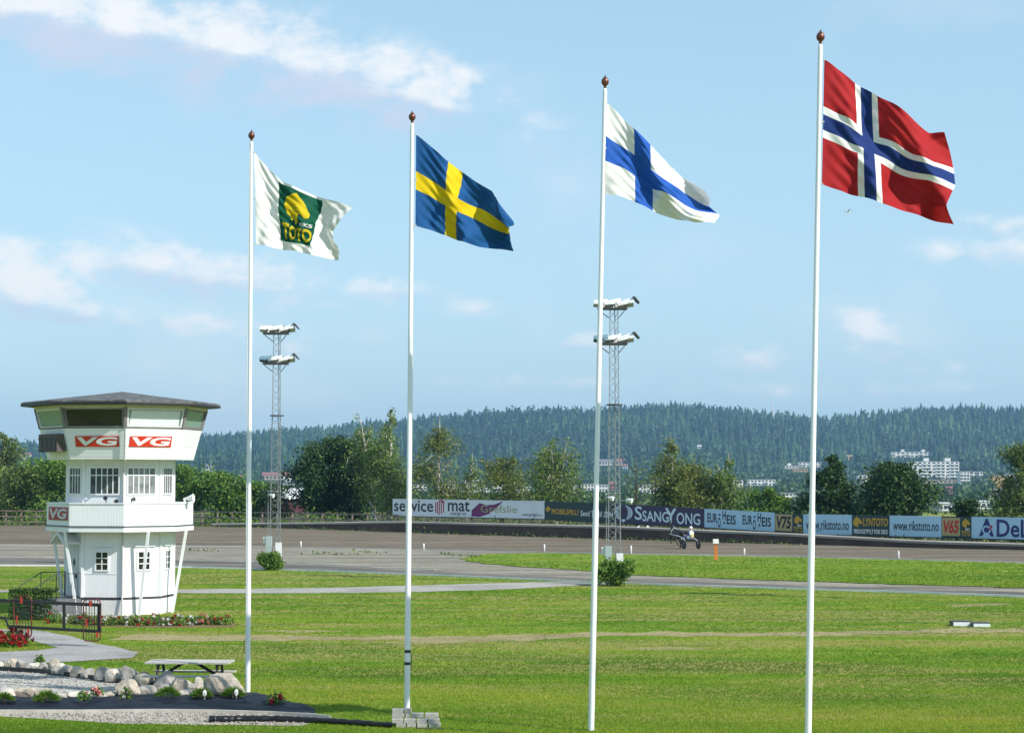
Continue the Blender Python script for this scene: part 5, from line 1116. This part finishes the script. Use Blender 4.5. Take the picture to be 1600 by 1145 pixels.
ROCKM = [mat('rock_grey', (.33, .31, .28), .9, 0, 5, .6, 22, col2=(.20, .185, .165)), mat('rock_tan', (.46, .40, .32), .9, 0, 5, .6, 22, col2=(.28, .24, .19)), mat('rock_pale', (.56, .52, .45), .9, 0, 6, .6, 22, col2=(.38, .34, .28))]
def z2(x, y): return (x / 6.154, 1020 + y / 6.154)
def z8(x, y): return (180 + x / 6.94, 980 + y / 6.94)
rocks = []          # px0, px1, ytop, ybase, material
for (x0, x1, y0, y1, m_) in ((-70, 25, 85, 140, 2), (15, 62, 74, 132, 0), (55, 108, 74, 140, 2), (95, 178, 52, 155, 1), (150, 252, 62, 170, 0), (245, 360, 88, 178, 2), (352, 468, 98, 195, 0), (455, 558, 68, 205, 1), (495, 628, 94, 220, 2), (570, 688, 122, 226, 0),
                             (676, 790, 128, 242, 1), (780, 905, 158, 256, 0), (885, 1048, 150, 276, 0), (1015, 1172, 164, 292, 2), (1168, 1308, 128, 300, 0), (1300, 1475, 198, 330, 1),
                             (-60, 132, 350, 450, 2), (120, 332, 342, 440, 1), (325, 475, 348, 440, 1), (490, 645, 392, 448, 2), (630, 782, 372, 436, 2), (780, 1005, 384, 436, 2), (1010, 1115, 376, 428, 1)):
    a, t = z2(x0, y0); b_, bs = z2(x1, y1); rocks.append((a, b_, t, bs, m_))
for (x0, x1, y0, y1, m_) in ((412, 645, 503, 655, 0), (598, 795, 538, 690, 1), (715, 865, 596, 690, 0), (845, 945, 556, 680, 2), (942, 1358, 508, 725, 1), (440, 675, 622, 735, 0), (-5, 250, 588, 760, 1), (236, 446, 642, 745, 0), (665, 845, 662, 745, 2), (835, 1030, 668, 730, 1)):
    a, t = z8(x0, y0); b_, bs = z8(x1, y1); bs += 7 if y0 < 600 and x0 > 300 else 0; rocks.append((a, b_, t, bs, m_))
for i, (a, b_, t, bs, m_) in enumerate(rocks):
    g = gnd((a + b_) / 2, bs); k = g.y / F_PX; W = (b_ - a) * k; H = (bs - t) * k
    o = link('boulder', boulder_mesh(W * 1.12, W * .95, H * 1.18, 40 + i), ROCKM[m_]); o.location = (g.x, g.y + W * .30, -.02)
    if i == 27: tag(o, 'largest squarish tan boulder beside the picnic table', 'boulder')
    elif i < 16: tag(o, 'rounded boulder in the row edging the footpath', 'boulder', 'boulders in a row along the footpath')
    elif i < 23: tag(o, 'pale boulder set along the black mulch sheet', 'boulder', 'boulders along the mulch sheet')
    else: tag(o, 'boulder in the heap beside the picnic table', 'boulder', 'boulders heaped by the picnic table')
# black edging strip behind the gravel, timber edging in front
b = MB(); P = [gnd(*p) for p in ((-120, 1043), (0, 1048.5), (60, 1052), (120, 1059), (180, 1067.5), (240, 1074), (300, 1081))]
for p, q in zip(P[:-1], P[1:]): b.bar(p + Vector((0, 0, .05)), q + Vector((0, 0, .05)), .05, .16)
tag(b.build('edging_strip', M_BLKM), 'black plastic edging strip between boulders and gravel', 'edging')
M_TIMB = mat('pale_timber', (.52, .48, .41), .85, .25, 3, .3, 25)
b = MB(); P = [gnd(*p) for p in ((-120, 1112.5), (0, 1114), (120, 1114), (250, 1113), (330, 1114), (420, 1116.5), (480, 1119.5), (515, 1123))]
for p, q in zip(P[:-1], P[1:]): b.bar(p + Vector((0, 0, .03)), q + Vector((0, 0, .03)), .09, .10)
tag(b.build('timber_edging', M_TIMB), 'pale timber edging along the front of the mulch sheet', 'edging')
# black mulch sheet, draped and wrinkled
M_FILM = mat('mulch_film', (.008, .009, .018), .6, .3, 3, .5, 9, spec=.18)
def film():
    global FILM_TOP, FILM_BOT
    FILM_TOP = top = [(-120, 1090), (0, 1091), (60, 1091), (120, 1089.5), (200, 1088), (260, 1086), (320, 1084.5), (372, 1083), (400, 1083), (430, 1091), (462, 1100), (492, 1109)]
    FILM_BOT = bot = [(-120, 1111), (0, 1112.5), (60, 1112.5), (120, 1112.5), (200, 1112), (260, 1111.5), (320, 1112), (372, 1113.5), (400, 1114.5), (430, 1115.5), (462, 1116.5), (492, 1117)]
    nu, nv = 150, 22; v = []
    for j in range(nv):
        for i in range(nu):
            s_ = i / (nu - 1) * (len(top) - 1); a = min(int(s_), len(top) - 2); f = s_ - a
            t = Vector((*top[a], 0)).lerp(Vector((*top[a + 1], 0)), f); q = Vector((*bot[a], 0)).lerp(Vector((*bot[a + 1], 0)), f); p = t.lerp(q, j / (nv - 1)); g = gnd(p.x, p.y)
            e = math.sin(math.pi * j / (nv - 1)) ** .5
            z = .03 + .05 * e + e * (.07 * mnoise.noise(Vector((g.x * 1.1, g.y * 1.4, 3))) + .05 * mnoise.noise(Vector((g.x * 3.2, g.y * 2.2, 8))) + .03 * abs(mnoise.noise(Vector((g.x * 7, g.y * 4, 1)))))
            v.append((g.x, g.y, max(.022, z)))
    return MB().add(v, [(j * nu + i, (j + 1) * nu + i, (j + 1) * nu + i + 1, j * nu + i + 1) for j in range(nv - 1) for i in range(nu - 1)])
tag(film().build('mulch_sheet', M_FILM, None, True), 'wrinkled black mulch sheet covering the planting bed', 'plastic sheet')
def roll():
    P = [gnd(*p) for p in ((327, 1128), (350, 1128), (380, 1127), (420, 1127), (470, 1128.5), (520, 1131), (570, 1134), (613, 1137))]; v = []; n = 12; f = []; m = 90
    for i in range(m):
        s_ = i / (m - 1) * (len(P) - 1); a = min(int(s_), len(P) - 2); c = P[a].lerp(P[a + 1], s_ - a); rr = lerp(.080, .055, i / (m - 1)) * (1 + .25 * mnoise.noise(Vector((i * .35, 2, 0))))
        for k in range(n):
            t = 2 * math.pi * k / n; q = rr * (1 + .22 * mnoise.noise(Vector((i * .5, math.cos(t) * 1.5, math.sin(t) * 1.5)))); v.append((c.x, c.y + math.cos(t) * q * 1.3, max(.0, .062 + math.sin(t) * q)))
    for i in range(m - 1):
        for k in range(n): f.append((i * n + k, i * n + (k + 1) % n, (i + 1) * n + (k + 1) % n, (i + 1) * n + k))
    f.append(tuple(range(n))); f.append(tuple(range((m - 1) * n, m * n))[::-1])
    r = empty('film_roll', P[0]); tag(r, 'rolled-up black plastic film lying in front of the bed', 'plastic roll')
    o = MB().add([Vector(x) - P[0] for x in v], f).build('roll', mat('shiny_film', (.012, .012, .013), .42, .3, 6, .6, 14, spec=.35), r, True)
    MB().tube([(-.02, 0, .065), (.03, 0, .065)], .042, 12).build('core', M_WHITEP, r)
roll()
# junipers, tags, small roses
M_JUN = leaf_mat('juniper_needles', (.045, .110, .008), (.095, .200, .016), (.190, .310, .035), .3)
def juniper(px, py, wpx, label, seed, tagged=False):
    g = gnd(px, py); k = g.y / F_PX; W = wpx * k / 2; rs = np.random.default_rng(seed); n = 900; a = rs.uniform(0, 6.28, n); t = rs.random(n) ** .6
    r = empty('juniper', g + Vector((0, 0, .12))); tag(r, label, 'plant')
    base = np.stack([np.cos(a) * t * W * .75, np.sin(a) * t * W * .6, (1 - t ** 2) * W * .45], -1); d = np.stack([np.cos(a) * (.3 + t), np.sin(a) * (.3 + t), .75 - .55 * t + rs.normal(size=n) * .15], -1); d /= np.linalg.norm(d, axis=1)[:, None]
    L = (W * rs.uniform(.28, .55, n))[:, None]; sd = np.cross(d, rs.normal(size=(n, 3))); sd /= np.linalg.norm(sd, axis=1)[:, None]
    V = np.stack([base - sd * .008, base + sd * .008, base + d * L], 1).reshape(-1, 3); link('foliage', np_mesh('foliage', V, np.arange(3 * n).reshape(n, 3), np.repeat(rs.random(n), 3)), M_JUN, r)
    MB().tube([(0, 0, -.15), (0, 0, W * .4)], .02, 5).build('stem', M_BARK, r)
    if tagged:
        q = MB(); q.add([(math.cos(t_) * .045 + W * .35, -W * .55 + .02 * math.sin(t_), W * .35 + math.sin(t_) * .075) for t_ in np.linspace(0, 6.2832, 15)[:-1]], [tuple(range(14))]); q.bar((W * .35, -W * .53, -.1), (W * .35, -W * .53, W * .3), .012); q.build('plant_tag', M_WHITEP, r)
juniper(6, 1102, 34, 'bright green juniper at the end of the mulch sheet beside the pale boulder', 1); juniper(73, 1102, 42, 'bright green juniper without tag near the pale boulders', 2); juniper(262, 1095, 40, 'bright green juniper before the boulder heap', 3)
juniper(315, 1096, 36, 'bright green juniper with a white tag below the squarish boulder', 4, True); juniper(364, 1095, 38, 'bright green juniper with a white tag nearest the flagpole', 5, True)
M_RED = leaf_mat('rose_red', (.26, .006, .012), (.40, .010, .020), (.55, .05, .06), .2); M_ROSEW = leaf_mat('rose_white', (.60, .60, .56), (.75, .74, .70), (.80, .80, .78), .2); M_PINK = leaf_mat('rose_pink', (.50, .12, .10), (.60, .20, .17), (.70, .30, .25), .2)
def rose(label, g, rx, h, flowers, seed, group=None, n=420, fs=.05):
    rs = np.random.default_rng(seed); r = empty('rose_bush', g); tag(r, label, 'rose bush', group)
    d = rs.normal(size=(n, 3)); d /= np.linalg.norm(d, axis=1)[:, None]; d[:, 2] = np.abs(d[:, 2]); P = d * (rs.random(n) ** .45)[:, None] * np.array([rx, rx * .8, h]); V, Fq = leaf_quads(P, np.full(n, .075), rs)
    link('foliage', np_mesh('foliage', V, Fq, np.repeat(rs.random(n), 4)), LM['mid'], r)
    b = MB()
    for i in range(6): a = rs.uniform(0, 6.28); b.tube([(0, 0, -.03), (math.cos(a) * rx * .5, math.sin(a) * rx * .4, h * .8)], [.012, .005], 4, False)
    b.build('stem', M_BARK, r)
    for (mt, cnt) in flowers:
        for i in range(cnt):
            a = rs.normal(size=3); a[2] = abs(a[2]) + .15; a /= np.linalg.norm(a); a[1] = -abs(a[1]) if rs.random() < .7 else a[1]; c = a * np.array([rx, rx * .8, h]) * rs.uniform(.9, 1.08); q = c + rs.normal(size=(26, 3)) * fs * .35
            V, Fq = leaf_quads(q, np.full(26, fs * 1.05), rs); link('blossom', np_mesh('blossom', V, Fq, np.repeat(rs.random(26), 4)), mt, r)
rose('large red rose bush beside the black barrier', gnd(18, 1009), .62, .52, ((M_RED, 34),), 1, n=1500, fs=.075)
for i, (x, y, fl_) in enumerate(((150, 976, ((M_RED, 5),)), (172, 977, ((M_ROSEW, 6),)), (190, 976, ((M_RED, 4), (M_ROSEW, 3))), (208, 977, ((M_ROSEW, 5),)), (226, 977, ((M_RED, 6),)), (243, 976.5, ((M_PINK, 4), (M_ROSEW, 2))), (262, 977, ((M_ROSEW, 6),)), (280, 977, ((M_RED, 6), (M_ROSEW, 2))), (297, 976, ((M_ROSEW, 8),)), (315, 976, ((M_PINK, 7),)), (333, 976, ((M_RED, 3), (M_ROSEW, 3))), (350, 976, ((M_RED, 4),)), (100, 972, ((M_ROSEW, 7),)), (84, 973, ((M_RED, 3),)), (118, 974, ((M_ROSEW, 5),)), (132, 975, ((M_RED, 4),)))):
    nm_ = 'white' if fl_[0][0] is M_ROSEW else 'pink' if fl_[0][0] is M_PINK else 'red'
    rose('low %s rose bush in the bed round the tower foot' % nm_, gnd(x, y), .30 + .04 * (i % 3), .34 + .05 * (i % 2), fl_, 20 + i, '%s roses round the tower' % nm_, 380, .062)
sheet('flower_bed', [(70, 972), (110, 975), (160, 979), (260, 980.5), (368, 979), (372, 974), (290, 966), (200, 962), (100, 962)], .007, gravel_material('bed_soil', (.16, .10, .06), (.24, .15, .09), None, 12), .3, .1)
rose('small bare rose bush with a red bloom at the tip of the mulch sheet', gnd(431, 1104) + Vector((0, 0, .08)), .24, .30, ((M_RED, 2),), 61, None, 160, .075)
rose('small rose bush with a pink bloom behind the mulch sheet', gnd(152, 1092) + Vector((0, 0, .1)), .18, .2, ((M_PINK, 2),), 62, None, 110, .08)
rose('small leafy rose bush on the mulch sheet between the junipers', gnd(131, 1102) + Vector((0, 0, .12)), .17, .24, ((M_PINK, 1),), 63, None, 130, .04)
rose('small leafy rose bush by the boulder heap', gnd(198, 1098) + Vector((0, 0, .12)), .16, .26, ((M_ROSEW, 1),), 64, None, 110, .04)
shrub('clipped_hedge', 'dark clipped box hedge behind the black barrier', gnd(52, 967), .78, .5, 1.02, 9000, 'dark', .07, 9, flat=True, cat='hedge')
shrub('weed_tuft', 'light green weed tuft behind the boulder row', gnd(62, 1035), .16, .14, .2, 160, 'mid', .07, 10)
# black swing barrier with two rounded grilles
BYd = 58.0; b0 = at(0, 1007, BYd); br_ = empty('swing_barrier', (at(60, 1007, BYd).x, BYd, 0)); tag(br_, 'black tubular swing barrier with two red-edged rounded grilles', 'barrier'); bo = br_.location
def bp(x, y, dy=0.0): q = at(x, y, BYd) - bo; q.y += dy; return q
MB().bar(bp(-140, 931), bp(158, 945), .095).build('top_bar', M_BLKM, br_); MB().bar(bp(155.5, 944), bp(155.5, 987), .10, .08).build('end_post', M_BLKM, br_); MB().bar(bp(12, 978), bp(156, 986), .085).build('bottom_bar', M_BLKM, br_)
MB().bar(bp(100, 943), bp(100, 983), .085, .06).build('upright', M_BLKM, br_); MB().bar(bp(-140, 962), bp(8, 964), .05).bar(bp(8, 964), bp(13, 978.5), .05).build('lower_arm', M_BLKM, br_); MB().bar(bp(-138, 925), bp(-138, 1010), .14).build('hinge_post', M_BLKM, br_)
w_ = MB()
for x in np.arange(108, 150, 6.5): w_.bar(bp(x, 945), bp(x, 984), .008)
for y in (955, 966, 976): w_.bar(bp(14, y - 4), bp(154, y + 3), .008)
w_.build('wire_mesh', M_DKG, br_)
M_REDG = mat('grille_red', (.16, .02, .02), .5, 0, 6, col2=(.015, .012, .012)); M_REFL = mat('reflector_red', (.34, .03, .02), .4)
for (x0, x1, y0, y1) in ((22.5, 50, 931, 995), (131, 157.5, 936, 1000.5)):
    rr = 6.0; pts = []
    for (cx, cy, a0) in ((x1 - rr, y0 + rr, -90), (x1 - rr, y1 - rr, 0), (x0 + rr, y1 - rr, 90), (x0 + rr, y0 + rr, 180)):
        for k in range(5): a = R_(a0 + 90 * k / 4); pts.append(bp(cx + rr * math.cos(a), cy + rr * math.sin(a), -.06))
    go = MB().tube(pts + [pts[0]], .020, 6, False).build('grille', M_REDG, br_, True)
    q = MB()
    for k in range(1, 6): x = lerp(x0, x1, k / 6); q.bar(bp(x, y0 + 1, -.06), bp(x, y1 - 1, -.06), .016)
    q.build('bars', M_BLKM, go)
    q = MB(); xm = lerp(x0, x1, .5); q.bar(bp(xm - 2, y0 + 2, -.075), bp(xm - 2, y0 + 11, -.075), .08, .012).bar(bp(x0 + 5, y0 + 30, -.075), bp(x0 + 5, y0 + 44, -.075), .05, .012).bar(bp(x1 - 5, y1 - 14, -.075), bp(x1 - 5, y1 - 5, -.075), .07, .012); q.build('reflector', M_REFL, go)
# picnic table
M_TABLE = mat('weathered_table', (.50, .48, .43), .8, .25, 5, .3, 30, stretch=(.3, 2, 2)); M_TLEG = mat('dark_timber', (.045, .038, .032), .85, .3, 5)
tg = gnd(297, 1075.5); pt_ = empty('picnic_table', (at(297, 1036, 46.9).x, 46.9, 0), R_(-3)); tag(pt_, 'weathered wooden picnic table with attached benches behind the boulders', 'picnic table')
for i in range(5): MB().box((-1.02, -.40 + i * .162, .575), (1.02, -.40 + i * .162 + .150, .615)).build('plank', M_TABLE, pt_)
for s in (-1, 1):
    for i in range(2): y0 = s * .62 - .125 + i * .128; MB().box((-1.0, y0, .285), (1.0, y0 + .12, .322)).build('bench_plank', M_TABLE, pt_)
for x in (-.72, .72):
    l = MB()
    for s in (-1, 1): l.bar((x, s * .22, .574), (x, s * .55, -.02), .045, .09)
    l.build('leg', M_TLEG, pt_); MB().bar((x + .05, -.72, .255), (x + .05, .72, .255), .045, .055).build('bench_beam', M_TLEG, pt_); MB().bar((x, -.38, .545), (x, .38, .545), .045, .055).build('cleat', M_TLEG, pt_); MB().bar((x * .95, 0, .26), (x * .25, 0, .56), .045, .07).build('brace', M_TLEG, pt_)
# stack of paving blocks at the second pole
M_PAVE = mat('paving_block', (.40, .39, .34), .95, 0, 8, .5, 40, col2=(.27, .265, .23)); k_ = 1 / 72.5; base = gnd(648, 1137); blk = []
for i, (x0, x1, y0, y1) in enumerate(((611, 630, 1121, 1129), (630, 649, 1121, 1129), (650, 667, 1122, 1130), (668, 687, 1123, 1131), (618, 634, 1129, 1134), (635, 650, 1129, 1134), (651, 668, 1130, 1135), (669, 688, 1131, 1137), (610, 631, 1114, 1121), (632, 640, 1115, 1121), (641, 661, 1109, 1121), (662, 683, 1111, 1122), (610, 629, 1108, 1113.5), (630, 640, 1108, 1114))):
    row = 0 if y1 > 1132 else 1 if y1 > 1125 else 2 if y1 > 1116 else 3
    g = gnd((x0 + x1) / 2, 1137); W = (x1 - x0) * g.y / F_PX * .93; zz = .0 + .085 * row; bm_ = MB().box((-W / 2, 0, 0), (W / 2, .22, .082)).mesh('paving_block'); bm_.materials.append(M_PAVE)
    o = bpy.data.objects.new('paving_block', bm_); COL.objects.link(o); o.location = (g.x, g.y + .05 + .16 * (row > 1) + .05 * row, zz); o.rotation_euler = (0, 0, random.uniform(-.10, .10)); md = o.modifiers.new('edge', 'BEVEL'); md.width = .006; md.segments = 1
    tag(o, 'grey concrete paving block in the stack at the banded flagpole', 'paving block', 'stacked paving blocks')
MB_ = MB().box((-.28, -.05, .0), (.28, .06, .02)); o = MB_.build('plank_offcut', M_TLEG); o.location = gnd(672, 1138.5); o.rotation_euler = (0, 0, -.2); tag(o, 'thin dark board lying under the paving blocks', 'board')

# ================================================================== LAWN BLADES
def in_poly(x, y, poly):
    c = np.zeros(len(x), bool); n = len(poly)
    for i in range(n):
        (x0, y0), (x1, y1) = poly[i], poly[(i + 1) % n]; k = ((y0 > y) != (y1 > y)) & (x < (x1 - x0) * (y - y0) / (y1 - y0 + 1e-9) + x0); c ^= k
    return c
def lawn():
    n = 220000; py = 935 + (1165 - 935) * rng.random(n) ** .62; px = rng.uniform(-60, 1660, n); kp = rng.random(n) < np.clip((py - 935) / 60, .05, 1); py, px = py[kp], px[kp]; n = len(py)
    t = (0 - CAM_H); dx = (px - CX) / F_PX; dyv = math.cos(PITCH) - math.sin(PITCH) * (CY - py) / F_PX; dz = math.sin(PITCH) + math.cos(PITCH) * (CY - py) / F_PX; s_ = t / dz; x, y = dx * s_, dyv * s_
    bad = np.zeros(n, bool)
    for o in COL.objects:
        if o.name == 'grass_island': isl = in_poly(x, y, [(v.co.x, v.co.y) for v in o.data.vertices])
        if o.name in ('footpath', 'racetrack', 'gravel_bed', 'gravel_strip', 'service_path', 'worn_path', 'gravel_apron', 'flower_bed'):
            vs3 = [(v.co.x, v.co.y) for v in o.data.vertices]; k = in_poly(x, y, vs3); bad |= k & ((rng.random(n) > .12) if o.name == 'worn_path' else True)
    bad &= ~isl
    fp = [(p.x, p.y) for p in [gnd(*q) for q in FILM_TOP + FILM_BOT[::-1]]]; bad |= in_poly(x, y, fp)
    x, y = x[~bad], y[~bad]; m = len(x); tv = []; tf = []; r = random.Random(5)
    for b_ in range(5):
        a = r.uniform(0, 6.28); o = len(tv); c = (r.uniform(-.5, .5), r.uniform(-.5, .5)); w_ = .09; ln = r.uniform(.5, 1.0); le = r.uniform(.2, .8)
        tv += [(c[0] - w_ * math.sin(a), c[1] + w_ * math.cos(a), 0), (c[0] + w_ * math.sin(a), c[1] - w_ * math.cos(a), 0), (c[0] + le * math.cos(a), c[1] + le * math.sin(a), ln)]; tf.append((o, o + 1, o + 2))
    Dn = y / 45.0
    tint = np.clip(rng.normal(.45, .14, m) + .3 * np.sin(x * .35 + y * .12) * np.sin(y * .8 + x * .1) + .28 * np.sin(y * .33 + .6 * np.sin(x * .2)), 0, 1)
    M_BL = leaf_mat('grass_blades', (.085, .175, .005), (.180, .305, .012), (.330, .370, .035), .38)
    tag(scatter('lawn_blades', tv, tf, np.stack([x, y, np.where(isl[~bad], .042, -.004)], -1), rng.uniform(.045, .08, m) * np.minimum(Dn, 1.3), rng.uniform(0, 6.28, m), M_BL, tint, zscale=rng.uniform(.025, .06, m)), 'short mown grass of the wide lawn', 'grass', kind='stuff')
lawn()
def far_lawn():
    n = 150000; py = 866 + (1000 - 866) * rng.random(n) ** .8; px = rng.uniform(-60, 1660, n); kp = rng.random(n) < 1.05 - np.clip((py - 915) / 80, 0, 1); py, px = py[kp], px[kp]; n = len(py)
    dx = (px - CX) / F_PX; dyv = math.cos(PITCH) - math.sin(PITCH) * (CY - py) / F_PX; dz = math.sin(PITCH) + math.cos(PITCH) * (CY - py) / F_PX; s_ = -CAM_H / dz; x, y = dx * s_, dyv * s_
    poly = {k: [(v.co.x, v.co.y) for v in bpy.data.objects[k].data.vertices] for k in ('grass_island', 'racetrack', 'gravel_apron', 'service_path', 'flower_bed')}
    isl = in_poly(x, y, poly['grass_island']); bad = np.zeros(n, bool)
    for k in ('racetrack', 'gravel_apron', 'service_path', 'flower_bed'): bad |= in_poly(x, y, poly[k])
    bad &= ~isl; x, y, isl = x[~bad], y[~bad], isl[~bad]; m = len(x); tv = []; tf = []; r = random.Random(9)
    for b_ in range(4):
        a = r.uniform(0, 6.28); o = len(tv); c = (r.uniform(-.6, .6), r.uniform(-.6, .6)); w_ = .22; le = r.uniform(.1, .5)
        tv += [(c[0] - w_ * math.sin(a), c[1] + w_ * math.cos(a), 0), (c[0] + w_ * math.sin(a), c[1] - w_ * math.cos(a), 0), (c[0] + le * math.cos(a), c[1] + le * math.sin(a), r.uniform(.5, 1))]; tf.append((o, o + 1, o + 2))
    tint = np.clip(rng.normal(.42, .20, m) + .25 * np.sin(x * .21 + y * .09) * np.sin(y * .35 + x * .06), 0, 1)
    tag(scatter('verge_blades', tv, tf, np.stack([x, y, np.where(isl, .04, -.004)], -1), rng.uniform(.08, .15, m), rng.uniform(0, 6.28, m), bpy.data.materials['grass_blades'], tint, zscale=rng.uniform(.02, .055, m) * np.where(isl, 1.5, .8)), 'rough grass of the far lawn and the track island', 'grass', kind='stuff')
far_lawn()
def pebbles():
    P = []
    for k, n in (('gravel_bed', 9000), ('gravel_strip', 2600)):
        vs3 = [(v.co.x, v.co.y) for v in bpy.data.objects[k].data.vertices]; a = np.array(vs3); x = rng.uniform(a[:, 0].min(), a[:, 0].max(), n); y = rng.uniform(a[:, 1].min(), a[:, 1].max(), n); q = in_poly(x, y, vs3); P.append(np.stack([x[q], y[q], np.full(q.sum(), .018)], -1))
    P = np.concatenate(P); tv = [(1, 0, 0), (0, 1, 0), (-1, 0, 0), (0, -1, 0), (.1, .1, .8), (0, 0, -.5)]; tf = [(0, 1, 4), (1, 2, 4), (2, 3, 4), (3, 0, 4), (1, 0, 5), (2, 1, 5), (3, 2, 5), (0, 3, 5)]
    tag(scatter('gravel_stones', tv, tf, P, rng.uniform(.012, .035, len(P)), rng.uniform(0, 6.28, len(P)), leaf_mat('pebble_grey', (.14, .125, .10), (.29, .265, .225), (.50, .47, .41), 0.0), rng.random(len(P))), 'loose grey gravel in the planting beds', 'gravel', kind='stuff')
pebbles()

# ================================================================== AIR
hz = MB().box((-5400, -5400, -14), (5400, 5400, 185)).mesh('haze'); ho_ = link('haze', hz); tag(ho_, 'pale blue summer haze', 'haze', kind='stuff')
hm = bpy.data.materials.new('haze_air'); hm.use_nodes = True; t = NT(hm.node_tree); t.n.clear(); pv = t.new('ShaderNodeVolumePrincipled'); pv.inputs['Color'].default_value = (.36, .66, 1.0, 1); pv.inputs['Density'].default_value = 1.25e-4; pv.inputs['Anisotropy'].default_value = .25
mo = t.new('ShaderNodeOutputMaterial'); t.l.new(pv.outputs[0], mo.inputs['Volume']); hz.materials.append(hm)
